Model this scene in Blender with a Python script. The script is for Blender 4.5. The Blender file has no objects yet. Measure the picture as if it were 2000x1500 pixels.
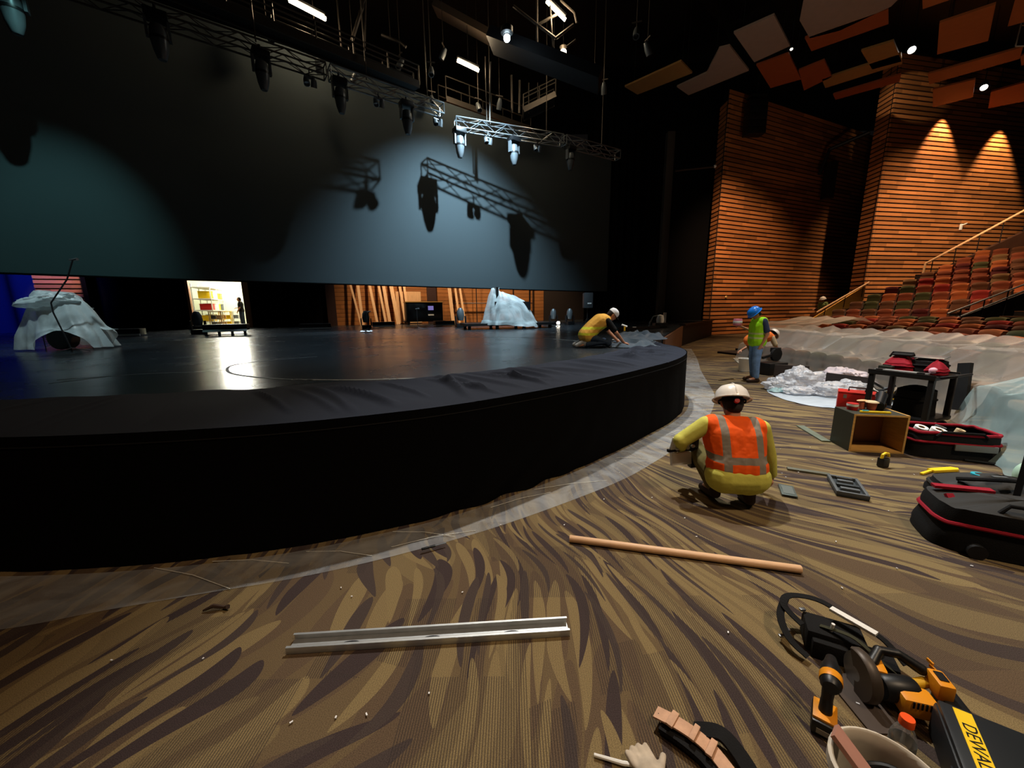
import bpy, bmesh, math, random
from mathutils import Vector, Matrix, noise
from math import sin, cos, pi, radians, sqrt, atan2
sc = bpy.context.scene
col = sc.collection
random.seed(11)

# ------------------------------------------------------------------ camera
TH = math.atan(143 / 740.0); AL = 0.012
r0 = Vector((1, 0, 0)); fw = Vector((0, cos(TH), -sin(TH))); u0 = Vector((0, sin(TH), cos(TH)))
rr = r0 * cos(AL) - u0 * sin(AL); uu = u0 * cos(AL) + r0 * sin(AL)
cam = bpy.data.cameras.new('camera'); cam.sensor_width = 36; cam.lens = 740 / 2000 * 36
cam.clip_start = 0.05; cam.clip_end = 200
camo = bpy.data.objects.new('camera', cam); col.objects.link(camo)
Mx = Matrix((( rr.x, uu.x, -fw.x, 0), (rr.y, uu.y, -fw.y, 0), (rr.z, uu.z, -fw.z, 1.7), (0, 0, 0, 1)))
camo.matrix_world = Mx
sc.camera = camo

# ------------------------------------------------------------------ world, exposure, lights
w = bpy.data.worlds.new('world'); sc.world = w; w.use_nodes = True
w.node_tree.nodes['Background'].inputs[0].default_value = (0.003, 0.0026, 0.0024, 1)
w.node_tree.nodes['Background'].inputs[1].default_value = 1.0
vs = sc.view_settings
vs.view_transform = 'Standard'; vs.look = 'None'; vs.gamma = 1; vs.exposure = 0.0; vs.use_curve_mapping = False
sc.cycles.use_denoising = True
sc.cycles.max_bounces = 4; sc.cycles.transparent_max_bounces = 10; sc.cycles.use_adaptive_sampling = True; sc.cycles.adaptive_threshold = .05
sc.cycles.sample_clamp_indirect = 4

def aim(o, tgt):
    d = Vector(tgt) - o.location
    o.rotation_euler = d.to_track_quat('-Z', 'Y').to_euler()
def spot(name, loc, tgt, power, colr, angle, blend=.5, size=.15):
    l = bpy.data.lights.new(name, 'SPOT'); l.energy = power; l.color = colr; l.spot_size = radians(angle); l.spot_blend = blend; l.shadow_soft_size = size
    o = bpy.data.objects.new(name, l); col.objects.link(o); o.location = loc; aim(o, tgt); return o
def point(name, loc, power, colr, size=.1):
    l = bpy.data.lights.new(name, 'POINT'); l.energy = power; l.color = colr; l.shadow_soft_size = size
    o = bpy.data.objects.new(name, l); col.objects.link(o); o.location = loc; return o
WARM = (1.0, .67, .40); WARM2 = (1.0, .75, .5); COOL = (.72, .88, 1.0); NEUT = (1.0, .90, .74)
# work light over the stage front: lights the carpet, the men and the plastic film
spot('stage_front_work_light', (1.6, 8.2, 12.2), (3.0, 3.1, 0), 5600, (1, .95, .87), 47, .45, .12)
spot('house_work_light', (5.2, 8.6, 12.4), (6.1, 6.9, 0), 4300, (.88, .96, 1.0), 62, .7, .3)
# bare lamp in the grid that throws the truss shadow on the scrim
spot('grid_lamp_light', (-0.03, 14.74, 10.45), (-2.5, 18.8, 2.5), 9500, (.60, .84, 1.0), 96, 1.0, .05)
spot('stage_centre_fill', (-3.0, 8.5, 12.6), (-3.6, 10.2, .9), 3600, (.66, .86, 1.0), 60, .9, .3)  # added overhead spot giving the deck its bluish tone, no lantern modelled
spot('drum_fill', (-8.4, 6.2, 11.5), (-10.4, 9.0, 1.4), 2600, (.72, .95, 1.0), 22, .8, .2)  # added narrow spot that brightens the drum cover
spot('piano_fill', (1.2, 12.6, 11.5), (-.1, 16.8, 1.6), 2600, (.80, .94, 1.0), 24, .8, .2)  # likewise added, only to lift the piano cover
spot('teal_fixture_light', (-8.07, 8.0, 10.1), (-12.5, 11.0, 3.2), 1250, (.40, .92, .90), 42, .9, .04)
# house lights and added fill spots
spot('house_downlight_1', (17.7, 18.6, 12.9), (17.5, 16.5, 2), 5200, WARM, 78, .8, .2)
spot('house_downlight_2', (13.5, 12.5, 13.2), (12.5, 11.5, .5), 4800, (1, .70, .44), 84, .8, .25)
spot('house_downlight_3', (5.2, -1.5, 11.5), (4.2, 3.0, 0), 2700, WARM2, 72, .9, .5)
spot('left_carpet_fill', (-2.5, -1.0, 10.5), (-2.4, 1.6, 0), 520, (1, .62, .36), 60, .9, .5)  # added warm fill that keeps the left carpet brown instead of black
spot('wall_wash_1', (25.6, 24.05, 13.3), (25.7, 24.95, 3.0), 2600, WARM, 66, .45, .08)
spot('wall_wash_2', (30.2, 24.7, 13.3), (30.3, 25.7, 3.0), 3200, (1.0, .68, .36), 66, .45, .08)
spot('wall_fill', (19.5, 14.5, 12.8), (26.5, 25.0, 4.0), 9500, (1.0, .68, .42), 56, .9, .3)  # added wide fill over the second timber wall
spot('wall_wash_3', (9.5, 14.5, 12.2), (14.6, 25.2, 4.4), 10500, (1.0, .62, .36), 42, 1.0, .12)
spot('corner_fill', (19.6, 21.2, 13.4), (22.4, 24.1, 13.4), 260, (1, .8, .55), 34, .3, .02)  # added spot making the bright patch at the top wall corner
spot('panel_uplight', (9.0, 9.0, 1.9), (14.0, 18.5, 12.5), 680, (1, .72, .5), 70, .9, .3)
# stage back: warm light on the timber wall, blue wash on the wing drapes
spot('rear_wall_light_1', (-5.6, 22.4, 9.0), (-6.0, 25.6, 2.2), 3600, WARM2, 90, .8, .2)
spot('rear_wall_light_2', (0.6, 25.2, 9.0), (0.4, 28.8, 2.2), 3300, WARM2, 90, .8, .2)
spot('rear_floor_fill_1', (-8.5, 19.6, 8.5), (-8.6, 18.0, .9), 700, COOL, 80, .8, .2)  # added fill behind the scrim for the risers' white edges
spot('rear_floor_fill_2', (-13.2, 17.6, 8.0), (-13.0, 15.2, .9), 500, COOL, 70, .8, .2)  # second added fill for the risers, farther left
spot('blue_wash', (-17.5, 14.5, 7.0), (-23.5, 18.6, 2.6), 2600, (.02, .05, 1.0), 60, .8, .2)

# ------------------------------------------------------------------ helpers
def lin(h):
    h = h.lstrip('#'); c = [int(h[i:i+2], 16) / 255 for i in (0, 2, 4)]
    return tuple((x / 12.92 if x <= .04045 else ((x + .055) / 1.055) ** 2.4) for x in c) + (1,)
MATS = {}
def M(name, hexc, rough=.6, metal=0., spec=.4, var=0., vscale=8., bump=0., bscale=60., trans=0., coat=0., emit=0., sheen=0., stretch=None):
    if name in MATS: return MATS[name]
    m = bpy.data.materials.new(name); m.use_nodes = True; nt = m.node_tree; b = nt.nodes['Principled BSDF']
    c = lin(hexc); b.inputs['Base Color'].default_value = c; b.inputs['Roughness'].default_value = rough; b.inputs['Metallic'].default_value = metal
    b.inputs['Specular IOR Level'].default_value = spec; b.inputs['Transmission Weight'].default_value = trans; b.inputs['Coat Weight'].default_value = coat
    if sheen: b.inputs['Sheen Weight'].default_value = sheen
    if emit: b.inputs['Emission Color'].default_value = c; b.inputs['Emission Strength'].default_value = emit
    tc = nt.nodes.new('ShaderNodeTexCoord'); src = tc.outputs['Object']
    if stretch:
        mp = nt.nodes.new('ShaderNodeMapping'); mp.inputs['Scale'].default_value = stretch; nt.links.new(src, mp.inputs['Vector']); src = mp.outputs[0]
    if var:
        n = nt.nodes.new('ShaderNodeTexNoise'); n.inputs['Scale'].default_value = vscale; n.inputs['Detail'].default_value = 4
        nt.links.new(src, n.inputs['Vector'])
        mr = nt.nodes.new('ShaderNodeMapRange'); mr.inputs[1].default_value = .25; mr.inputs[2].default_value = .75; mr.inputs[3].default_value = 1 - var; mr.inputs[4].default_value = 1 + var
        nt.links.new(n.outputs['Fac'], mr.inputs[0])
        mx = nt.nodes.new('ShaderNodeMix'); mx.data_type = 'RGBA'; mx.blend_type = 'MULTIPLY'; mx.inputs[0].default_value = 1; mx.inputs[6].default_value = c
        nt.links.new(mr.outputs[0], mx.inputs[7]); nt.links.new(mx.outputs[2], b.inputs['Base Color'])
    if bump:
        n2 = nt.nodes.new('ShaderNodeTexNoise'); n2.inputs['Scale'].default_value = bscale; n2.inputs['Detail'].default_value = 3
        nt.links.new(src, n2.inputs['Vector'])
        bp = nt.nodes.new('ShaderNodeBump'); bp.inputs['Strength'].default_value = bump; bp.inputs['Distance'].default_value = .02
        nt.links.new(n2.outputs['Fac'], bp.inputs['Height']); nt.links.new(bp.outputs[0], b.inputs['Normal'])
    MATS[name] = m; return m
def nodes_of(name):
    m = bpy.data.materials.new(name); m.use_nodes = True; MATS[name] = m
    return m, m.node_tree, m.node_tree.nodes['Principled BSDF']
def N(nt, typ, **kw):
    n = nt.nodes.new(typ)
    for k, v in kw.items():
        setattr(n, k, v)
    return n
def mathn(nt, op, a, b=None, c=None):
    n = nt.nodes.new('ShaderNodeMath'); n.operation = op
    for i, x in enumerate((a, b, c)):
        if x is None: continue
        if isinstance(x, (int, float)): n.inputs[i].default_value = x
        else: nt.links.new(x, n.inputs[i])
    return n.outputs[0]

def rotz(a): return Matrix.Rotation(a, 4, 'Z')
def xf(loc=(0, 0, 0), rx=0, ry=0, rz=0, s=1):
    m = Matrix.Translation(loc) @ Matrix.Rotation(rz, 4, 'Z') @ Matrix.Rotation(ry, 4, 'Y') @ Matrix.Rotation(rx, 4, 'X')
    return m @ Matrix.Diagonal((s, s, s, 1)) if s != 1 else m

class MB:
    def __init__(s): s.v = []; s.f = []
    def add(s, vs_, fs, m=None):
        o = len(s.v)
        s.v += [tuple(m @ Vector(v)) if m else tuple(v) for v in vs_]
        s.f += [tuple(i + o for i in f) for f in fs]; return s
    def box(s, c, d, rz=0, m=None):
        x, y, z = (k / 2 for k in d)
        v = [(-x, -y, -z), (x, -y, -z), (x, y, -z), (-x, y, -z), (-x, -y, z), (x, -y, z), (x, y, z), (-x, y, z)]
        T = Matrix.Translation(c) @ rotz(rz); T = m @ T if m else T
        return s.add(v, [(0, 3, 2, 1), (4, 5, 6, 7), (0, 1, 5, 4), (1, 2, 6, 5), (2, 3, 7, 6), (3, 0, 4, 7)], T)
    def bar(s, a, b, wd, ht, up=(0, 0, 1)):
        a = Vector(a); b = Vector(b); d = (b - a).normalized(); u = Vector(up)
        if abs(d.dot(u)) > .98: u = Vector((0, 1, 0))
        sx = d.cross(u).normalized() * wd / 2; sz = sx.cross(d).normalized() * ht / 2
        v = [p + i * sx + j * sz for p in (a, b) for i, j in ((-1, -1), (1, -1), (1, 1), (-1, 1))]
        return s.add(v, [(0, 1, 2, 3), (7, 6, 5, 4), (0, 4, 5, 1), (1, 5, 6, 2), (2, 6, 7, 3), (3, 7, 4, 0)])
    def tube(s, path, r, n=8, m=None, caps=True):
        P = [Vector(p) for p in path]; R = r if isinstance(r, (list, tuple)) else [r] * len(P)
        vs_ = []; fs = []; prev = None
        for i, p in enumerate(P):
            d = (P[min(i + 1, len(P) - 1)] - P[max(i - 1, 0)]).normalized()
            if prev is None:
                a = Vector((0, 0, 1)) if abs(d.z) < .9 else Vector((1, 0, 0)); u = d.cross(a).normalized()
            else:
                u = (prev - d * prev.dot(d)).normalized()
            prev = u; w_ = d.cross(u)
            for k in range(n):
                t = 2 * pi * k / n; vs_.append(p + (u * cos(t) + w_ * sin(t)) * R[i])
        for i in range(len(P) - 1):
            for k in range(n):
                fs.append((i * n + k, i * n + (k + 1) % n, (i + 1) * n + (k + 1) % n, (i + 1) * n + k))
        if caps: fs.append(tuple(range(n))[::-1]); fs.append(tuple(range((len(P) - 1) * n, len(P) * n)))
        return s.add(vs_, fs, m)
    def lathe(s, prof, n=20, m=None, a0=0, a1=2 * pi):
        full = abs(a1 - a0 - 2 * pi) < 1e-6; k_ = n if full else n + 1; vs_ = []; fs = []
        for r_, z in prof:
            for k in range(k_):
                t = a0 + (a1 - a0) * k / n; vs_.append((r_ * cos(t), r_ * sin(t), z))
        for i in range(len(prof) - 1):
            for k in range(n):
                k2 = (k + 1) % k_; fs.append((i * k_ + k, i * k_ + k2, (i + 1) * k_ + k2, (i + 1) * k_ + k))
        return s.add(vs_, fs, m)
    def ell(s, c, rad, nu=14, nv=9, m=None):
        if isinstance(rad, (int, float)): rad = (rad,) * 3
        vs_ = [(0, 0, -1)]; fs = []
        for j in range(1, nv):
            t = -pi / 2 + pi * j / nv
            for i in range(nu): vs_.append((cos(t) * cos(2 * pi * i / nu), cos(t) * sin(2 * pi * i / nu), sin(t)))
        vs_.append((0, 0, 1)); L = len(vs_) - 1
        for i in range(nu):
            fs.append((0, 1 + (i + 1) % nu, 1 + i))
            for j in range(nv - 2): a = 1 + j * nu; fs.append((a + i, a + (i + 1) % nu, a + nu + (i + 1) % nu, a + nu + i))
            a = 1 + (nv - 2) * nu; fs.append((a + i, a + (i + 1) % nu, L))
        T = Matrix.Translation(c) @ Matrix.Diagonal((*rad, 1)); T = m @ T if m else T
        return s.add(vs_, fs, T)
    def prism(s, poly, z0, z1, m=None):
        n = len(poly); v = [(x, y, z0) for x, y in poly] + [(x, y, z1) for x, y in poly]
        return s.add(v, [tuple(range(n))[::-1], tuple(range(n, 2 * n))] + [(i, (i + 1) % n, n + (i + 1) % n, n + i) for i in range(n)], m)
    def grid(s, fn, nu, nv, m=None, cu=False):
        v = [fn(i / nu, j / nv) for j in range(nv + 1) for i in range(nu + 1)]; k = nu + 1
        return s.add(v, [(j * k + i, j * k + i + 1, (j + 1) * k + i + 1, (j + 1) * k + i) for j in range(nv) for i in range(nu)], m)
    def limb(s, path, radii, n=12):
        s.tube(path, radii, n)
        for p, r_ in zip(path, radii): s.ell(p, r_, 12, 8)
        return s
    def mesh(s, name):
        me = bpy.data.meshes.new(name); me.from_pydata(s.v, [], s.f); me.validate(); return me
    def build(s, name, mat=None, parent=None, smooth=False, bevel=0., loc=None, fixn=False):
        me = s.mesh(name)
        if bevel or fixn:
            bm = bmesh.new(); bm.from_mesh(me)
            if fixn: bmesh.ops.recalc_face_normals(bm, faces=bm.faces)
            if bevel:
                bmesh.ops.remove_doubles(bm, verts=bm.verts, dist=1e-5)
                ed = [e for e in bm.edges if len(e.link_faces) == 2 and e.calc_face_angle(0) > .5]
                bmesh.ops.bevel(bm, geom=ed, offset=bevel, segments=2, affect='EDGES', profile=.6)
            bm.to_mesh(me); bm.free()
        if mat: me.materials.append(MATS[mat] if isinstance(mat, str) else mat)
        if smooth or bevel:
            me.polygons.foreach_set('use_smooth', [True] * len(me.polygons)); me.set_sharp_from_angle(angle=radians(42))
        o = bpy.data.objects.new(name, me); col.objects.link(o)
        if parent: o.parent = parent
        if loc: o.location = loc
        return o
def tag(o, label, cat, group=None, kind=None):
    o['label'] = label; o['category'] = cat
    if group: o['group'] = group
    if kind: o['kind'] = kind
    return o
def thing(name, label, cat, loc=(0, 0, 0), rz=0, group=None):
    o = bpy.data.objects.new(name, None); col.objects.link(o); o.empty_display_size = .1
    o.location = loc; o.rotation_euler = (0, 0, rz); return tag(o, label, cat, group)
def struct(o): o['kind'] = 'structure'; return o
def dup(root, loc, rz, label, group=None):
    r = root.copy(); col.objects.link(r); r.location = loc; r.rotation_euler = (root.rotation_euler[0], root.rotation_euler[1], rz); r['label'] = label
    if group: r['group'] = group
    for ch in list(root.children):
        c = ch.copy(); col.objects.link(c); c.parent = r
        for g_ in list(ch.children):
            d = g_.copy(); col.objects.link(d); d.parent = c
    return r
def remesh(o, voxel, smooth=4):
    md = o.modifiers.new('r', 'REMESH'); md.mode = 'VOXEL'; md.voxel_size = voxel
    sm = o.modifiers.new('s', 'SMOOTH'); sm.iterations = smooth; sm.factor = .5
    dg = bpy.context.evaluated_depsgraph_get(); ev = o.evaluated_get(dg)
    me = bpy.data.meshes.new_from_object(ev); old = o.data; mats = list(old.materials)
    o.modifiers.clear(); o.data = me
    me.materials.clear()
    for mm in mats: me.materials.append(mm)
    me.polygons.foreach_set('use_smooth', [True] * len(me.polygons)); return o
def catmull(P, n):
    P = [Vector(p) for p in P]; out = []
    L = [0]
    for a, b in zip(P, P[1:]): L.append(L[-1] + (b - a).length)
    for i in range(n + 1):
        t = L[-1] * i / n; k = 0
        while k < len(P) - 2 and t > L[k + 1]: k += 1
        u = (t - L[k]) / (L[k + 1] - L[k])
        p0 = P[max(k - 1, 0)]; p1 = P[k]; p2 = P[k + 1]; p3 = P[min(k + 2, len(P) - 1)]
        m1 = (p2 - p0) * .5; m2 = (p3 - p1) * .5
        out.append((2*u**3-3*u*u+1)*p1 + (u**3-2*u*u+u)*m1 + (-2*u**3+3*u*u)*p2 + (u**3-u*u)*m2)
    return out
def nz(x, y=0., z=0.): return noise.noise(Vector((x, y, z)))
def ordn(n): return ['first', 'second', 'third', 'fourth', 'fifth', 'sixth', 'seventh', 'eighth', 'ninth', 'tenth', 'eleventh', 'twelfth', 'thirteenth', 'fourteenth', 'fifteenth', 'sixteenth', 'seventeenth', 'eighteenth', 'nineteenth', 'twentieth'][n] if n < 20 else str(n + 1) + 'th'

# ------------------------------------------------------------------ materials
M('black_paint', '#0b0b0c', .55, spec=.3)
M('black_cloth', '#060607', .95, spec=.08, bump=.15, bscale=220)
M('black_plastic', '#111214', .42, spec=.4)
M('black_fabric', '#121213', .85, spec=.2, bump=.2, bscale=160)
M('grey_plastic', '#55595b', .5)
M('steel', '#9a9da0', .35, metal=.9, var=.1, vscale=20)
M('galvanised', '#c4c8ca', .38, metal=.75, var=.12, vscale=14)
M('truss_metal', '#8c9296', .35, metal=.85)
M('dark_metal', '#2a2b2d', .45, metal=.6)
M('rig_metal', '#4a443e', .5, metal=.5)
M('lamp_body', '#5a6064', .35, metal=.3)
M('white_plastic', '#e6e6e2', .4)
M('yellow', '#e0a010', .45)
M('bright_yellow', '#f0c818', .5)
M('saw_yellow', '#e09018', .42)
M('red_plastic', '#b01a16', .45)
M('red_fabric', '#8f1526', .8, spec=.2, bump=.15, bscale=120)
M('skin', '#b98263', .55, var=.08, vscale=20)
M('hair', '#1d1512', .8)
M('leather', '#c49a7c', .65, var=.15, vscale=30, bump=.1)
M('plywood', '#c99a52', .6, var=.15, vscale=6, stretch=(1, 1, 9))
M('pale_wood', '#deb080', .6, var=.12, vscale=5, stretch=(6, 6, .7))
M('dowel_wood', '#deb48c', .5, var=.10, vscale=6, stretch=(.6, 9, 9))
M('stair_wood', '#dca64e', .5, var=.12, vscale=4, stretch=(.7, 8, 8))
M('brown_wall', '#3a2113', .6, var=.15, vscale=3)
M('orange_panel', '#9c5a2c', .7, var=.06, vscale=4)
M('rust_panel', '#8a421c', .7, var=.06, vscale=4)
M('tan_panel', '#8f6c3c', .7, var=.06, vscale=4)
M('grey_panel', '#84746a', .7, var=.05, vscale=4)
M('white_cloth', '#e8e8ea', .7)
M('storage_wall', '#d9dcc8', .8)
M('denim', '#4a6690', .9, var=.2, vscale=14, bump=.15, bscale=90)
M('dark_denim', '#26364a', .9, var=.2, vscale=14)
M('navy', '#2a3450', .9)
M('lime_shirt', '#d0cc5c', .85, var=.1, vscale=12, bump=.15, bscale=25)
M('khaki', '#6a6030', .9, var=.15, vscale=10)
M('boot', '#3a2a20', .8, var=.2, vscale=20)
M('lime_vest', '#9ee01e', .8, spec=.2)
M('white_hat', '#ece4da', .3, coat=.3)
M('blue_hat', '#1d78d8', .3, coat=.3)
M('teal', '#2ba4b8', .4)
M('tan_sheet', '#cbb48e', .8)
M('clear_plastic', '#dfe9ea', .08, trans=.95, spec=.5)
M('orange_cap', '#f0561a', .4)
M('scuffed_white', '#c9c0b0', .55, var=.12, vscale=12)
M('pink_board', '#a87868', .7, var=.1)
M('brown_cup', '#c06048', .6)
def emis(name, colr, st):
    m = bpy.data.materials.new(name); m.use_nodes = True; nt = m.node_tree; nt.nodes.clear()
    e = nt.nodes.new('ShaderNodeEmission'); e.inputs[0].default_value = (*colr, 1); e.inputs[1].default_value = st
    o = nt.nodes.new('ShaderNodeOutputMaterial'); nt.links.new(e.outputs[0], o.inputs[0]); MATS[name] = m
emis('lamp_warm', (1, .78, .5), 26); emis('lamp_cool', (.75, .93, 1), 60); emis('lamp_white', (1, .93, .82), 30); emis('room_tube', (1, .97, .88), 30)
emis('small_lamp', (1, .88, .7), 14); emis('panel_screen', (.35, .3, .8), .5)

# carpet: flowing feather strokes in four yarn colours with ribbed pile
m, nt, b = nodes_of('carpet'); L = nt.links.new
tc = N(nt, 'ShaderNodeTexCoord'); sp = N(nt, 'ShaderNodeSeparateXYZ'); L(tc.outputs['Object'], sp.inputs[0])
w1 = N(nt, 'ShaderNodeTexNoise'); w1.inputs['Scale'].default_value = .5; w1.inputs['Detail'].default_value = 1.0; L(tc.outputs['Object'], w1.inputs['Vector'])
sw = N(nt, 'ShaderNodeVectorMath', operation='MULTIPLY_ADD'); L(w1.outputs['Color'], sw.inputs[0]); sw.inputs[1].default_value = (.9, .9, 0); L(tc.outputs['Object'], sw.inputs[2])
# strokes run away from the stage in the middle and swing sideways towards the seats
spw = N(nt, 'ShaderNodeSeparateXYZ'); L(sw.outputs[0], spw.inputs[0])
bend = N(nt, 'ShaderNodeMapRange', interpolation_type='SMOOTHSTEP'); bend.inputs[1].default_value = .6; bend.inputs[2].default_value = 4.6; L(mathn(nt, 'MULTIPLY_ADD', spw.outputs[1], .25, spw.outputs[0]), bend.inputs[0])
bx = mathn(nt, 'SINE', mathn(nt, 'MULTIPLY', spw.outputs[1], 2.1))
xa = mathn(nt, 'MULTIPLY_ADD', bx, .22, mathn(nt, 'MULTIPLY_ADD', spw.outputs[1], -.22, spw.outputs[0]))
by = mathn(nt, 'SINE', mathn(nt, 'MULTIPLY', spw.outputs[0], 1.2))
ya = mathn(nt, 'MULTIPLY_ADD', by, .25, mathn(nt, 'MULTIPLY_ADD', spw.outputs[0], .35, spw.outputs[1]))
def fmix(f, a_, b_):
    n_ = nt.nodes.new('ShaderNodeMix'); n_.data_type = 'FLOAT'; L(f, n_.inputs[0]); L(a_, n_.inputs[2]); L(b_, n_.inputs[3]); return n_.outputs[0]
xb = fmix(bend.outputs[0], xa, ya); yb = fmix(bend.outputs[0], spw.outputs[1], mathn(nt, 'MULTIPLY', spw.outputs[0], .8))
def white2(x_, y_):
    cb = N(nt, 'ShaderNodeCombineXYZ'); 
    for i_, q_ in enumerate((x_, y_)):
        if isinstance(q_, (int, float)): cb.inputs[i_].default_value = q_
        else: L(q_, cb.inputs[i_])
    wn = N(nt, 'ShaderNodeTexWhiteNoise', noise_dimensions='2D'); L(cb.outputs[0], wn.inputs['Vector']); return wn
def blades(fa, fb, off, bow, fat, skew):
    """rows of curved pointed strokes: returns (inside mask, random value of the stroke)"""
    A_ = mathn(nt, 'MULTIPLY_ADD', mathn(nt, 'MULTIPLY_ADD', yb, skew, xb), fa, off)
    colu = mathn(nt, 'FLOOR', A_); u_ = mathn(nt, 'SUBTRACT', mathn(nt, 'FRACT', A_), .5)
    B_ = mathn(nt, 'ADD', mathn(nt, 'MULTIPLY', yb, fb), mathn(nt, 'MULTIPLY', white2(colu, off).outputs['Value'], 7.31))
    rowi = mathn(nt, 'FLOOR', B_); v_ = mathn(nt, 'MULTIPLY_ADD', mathn(nt, 'FRACT', B_), 2, -1)
    wn = white2(colu, mathn(nt, 'ADD', rowi, off * 3.7)); sc_ = N(nt, 'ShaderNodeSeparateColor'); L(wn.outputs['Color'], sc_.inputs[0])
    v2 = mathn(nt, 'MULTIPLY', v_, v_)
    bw_ = mathn(nt, 'MULTIPLY', mathn(nt, 'SUBTRACT', sc_.outputs[1], .5), bow)
    d_ = mathn(nt, 'ABSOLUTE', mathn(nt, 'ADD', u_, mathn(nt, 'MULTIPLY', mathn(nt, 'SUBTRACT', v2, .35), bw_)))
    # pointed at one end, blunter at the other
    wd_ = mathn(nt, 'MULTIPLY', mathn(nt, 'MULTIPLY', mathn(nt, 'POWER', mathn(nt, 'SUBTRACT', 1, v2), .6), mathn(nt, 'MULTIPLY_ADD', v_, .25, .75)), mathn(nt, 'MULTIPLY', mathn(nt, 'MULTIPLY_ADD', sc_.outputs[2], .5, .6), fat))
    return mathn(nt, 'LESS_THAN', d_, wd_), sc_.outputs[0]
def over(base, mask, colr):
    mx_ = N(nt, 'ShaderNodeMix', data_type='RGBA'); L(mask, mx_.inputs[0])
    if isinstance(base, tuple): mx_.inputs[6].default_value = base
    else: L(base, mx_.inputs[6])
    if isinstance(colr, tuple): mx_.inputs[7].default_value = colr
    else: L(colr, mx_.inputs[7])
    return mx_.outputs[2]
def band(r_, lo, hi): return mathn(nt, 'MULTIPLY', mathn(nt, 'GREATER_THAN', r_, lo), mathn(nt, 'LESS_THAN', r_, hi))
m0, q0 = blades(4.6, 1.3, 2.3, .9, .62, .0)
m1, q1 = blades(6.2, 1.75, 7.1, 1.1, .50, .08)
m2, q2 = blades(6.8, 2.0, 15.9, 1.3, .46, -.10)
m3, q3 = blades(8.0, 2.2, 23.3, 1.1, .44, .15)
clr = over(lin('#66563f'), mathn(nt, 'MULTIPLY', m0, band(q0, .45, 2)), lin('#5d4d3c'))
clr = over(clr, mathn(nt, 'MULTIPLY', m0, band(q0, -1, .30)), lin('#746447'))
clr = over(clr, mathn(nt, 'MULTIPLY', m1, band(q1, .0, .42)), lin('#7d6c4c'))
clr = over(clr, mathn(nt, 'MULTIPLY', m2, band(q2, .60, 2)), lin('#3f3534'))
clr = over(clr, mathn(nt, 'MULTIPLY', m3, band(q3, .0, .30)), lin('#7f6e4d'))
clr = over(clr, mathn(nt, 'MULTIPLY', m3, band(q3, .72, 2)), lin('#463c38'))
rib = mathn(nt, 'SINE', mathn(nt, 'MULTIPLY', sp.outputs[0], 2 * pi / .0115))
ribm = mathn(nt, 'GREATER_THAN', rib, .15)
tile = white2(mathn(nt, 'FLOOR', mathn(nt, 'MULTIPLY', sp.outputs[0], 2.0)), mathn(nt, 'FLOOR', mathn(nt, 'MULTIPLY', sp.outputs[1], 2.0)))
striped = mathn(nt, 'GREATER_THAN', mathn(nt, 'MULTIPLY_ADD', q1, .6, mathn(nt, 'MULTIPLY', tile.outputs['Value'], .55)), .62)
ribf = mathn(nt, 'MULTIPLY', ribm, mathn(nt, 'MULTIPLY_ADD', striped, .55, .10))
mixr = N(nt, 'ShaderNodeMix', data_type='RGBA'); L(ribf, mixr.inputs[0]); L(clr, mixr.inputs[6]); mixr.inputs[7].default_value = lin('#393230')
gr = N(nt, 'ShaderNodeTexNoise'); gr.inputs['Scale'].default_value = 260; gr.inputs['Detail'].default_value = 2; L(tc.outputs['Object'], gr.inputs['Vector'])
mrg = N(nt, 'ShaderNodeMapRange'); mrg.inputs[1].default_value = .3; mrg.inputs[2].default_value = .7; mrg.inputs[3].default_value = .62; mrg.inputs[4].default_value = 1.3; L(gr.outputs['Fac'], mrg.inputs[0])
mul = N(nt, 'ShaderNodeMix', data_type='RGBA', blend_type='MULTIPLY'); mul.inputs[0].default_value = 1; L(mixr.outputs[2], mul.inputs[6]); L(mrg.outputs[0], mul.inputs[7])
L(mul.outputs[2], b.inputs['Base Color']); b.inputs['Roughness'].default_value = .95; b.inputs['Specular IOR Level'].default_value = .08
bp = N(nt, 'ShaderNodeBump'); bp.inputs['Strength'].default_value = .35; bp.inputs['Distance'].default_value = .004; L(gr.outputs['Fac'], bp.inputs['Height']); L(bp.outputs[0], b.inputs['Normal'])

# stage deck: worn black semi-gloss paint with scuffs
m, nt, b = nodes_of('stage_deck'); L = nt.links.new
tc = N(nt, 'ShaderNodeTexCoord')
n1 = N(nt, 'ShaderNodeTexNoise'); n1.inputs['Scale'].default_value = 1.1; n1.inputs['Detail'].default_value = 6; L(tc.outputs['Object'], n1.inputs['Vector'])
n2 = N(nt, 'ShaderNodeTexNoise'); n2.inputs['Scale'].default_value = 5.5; n2.inputs['Detail'].default_value = 8; n2.inputs['Distortion'].default_value = 1.2; L(tc.outputs['Object'], n2.inputs['Vector'])
rp = N(nt, 'ShaderNodeValToRGB'); rp.color_ramp.elements[0].position = .69; rp.color_ramp.elements[1].position = .76; rp.color_ramp.elements[0].color = (0, 0, 0, 1); rp.color_ramp.elements[1].color = (1, 1, 1, 1); L(n2.outputs['Fac'], rp.inputs[0])
mx = N(nt, 'ShaderNodeMix', data_type='RGBA'); L(rp.outputs[0], mx.inputs[0]); mx.inputs[6].default_value = lin('#24292d'); mx.inputs[7].default_value = lin('#565d60'); L(mx.outputs[2], b.inputs['Base Color'])
mr = N(nt, 'ShaderNodeMapRange'); mr.inputs[3].default_value = .19; mr.inputs[4].default_value = .33; L(n1.outputs['Fac'], mr.inputs[0]); L(mr.outputs[0], b.inputs['Roughness']); b.inputs['Specular IOR Level'].default_value = .5

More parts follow.
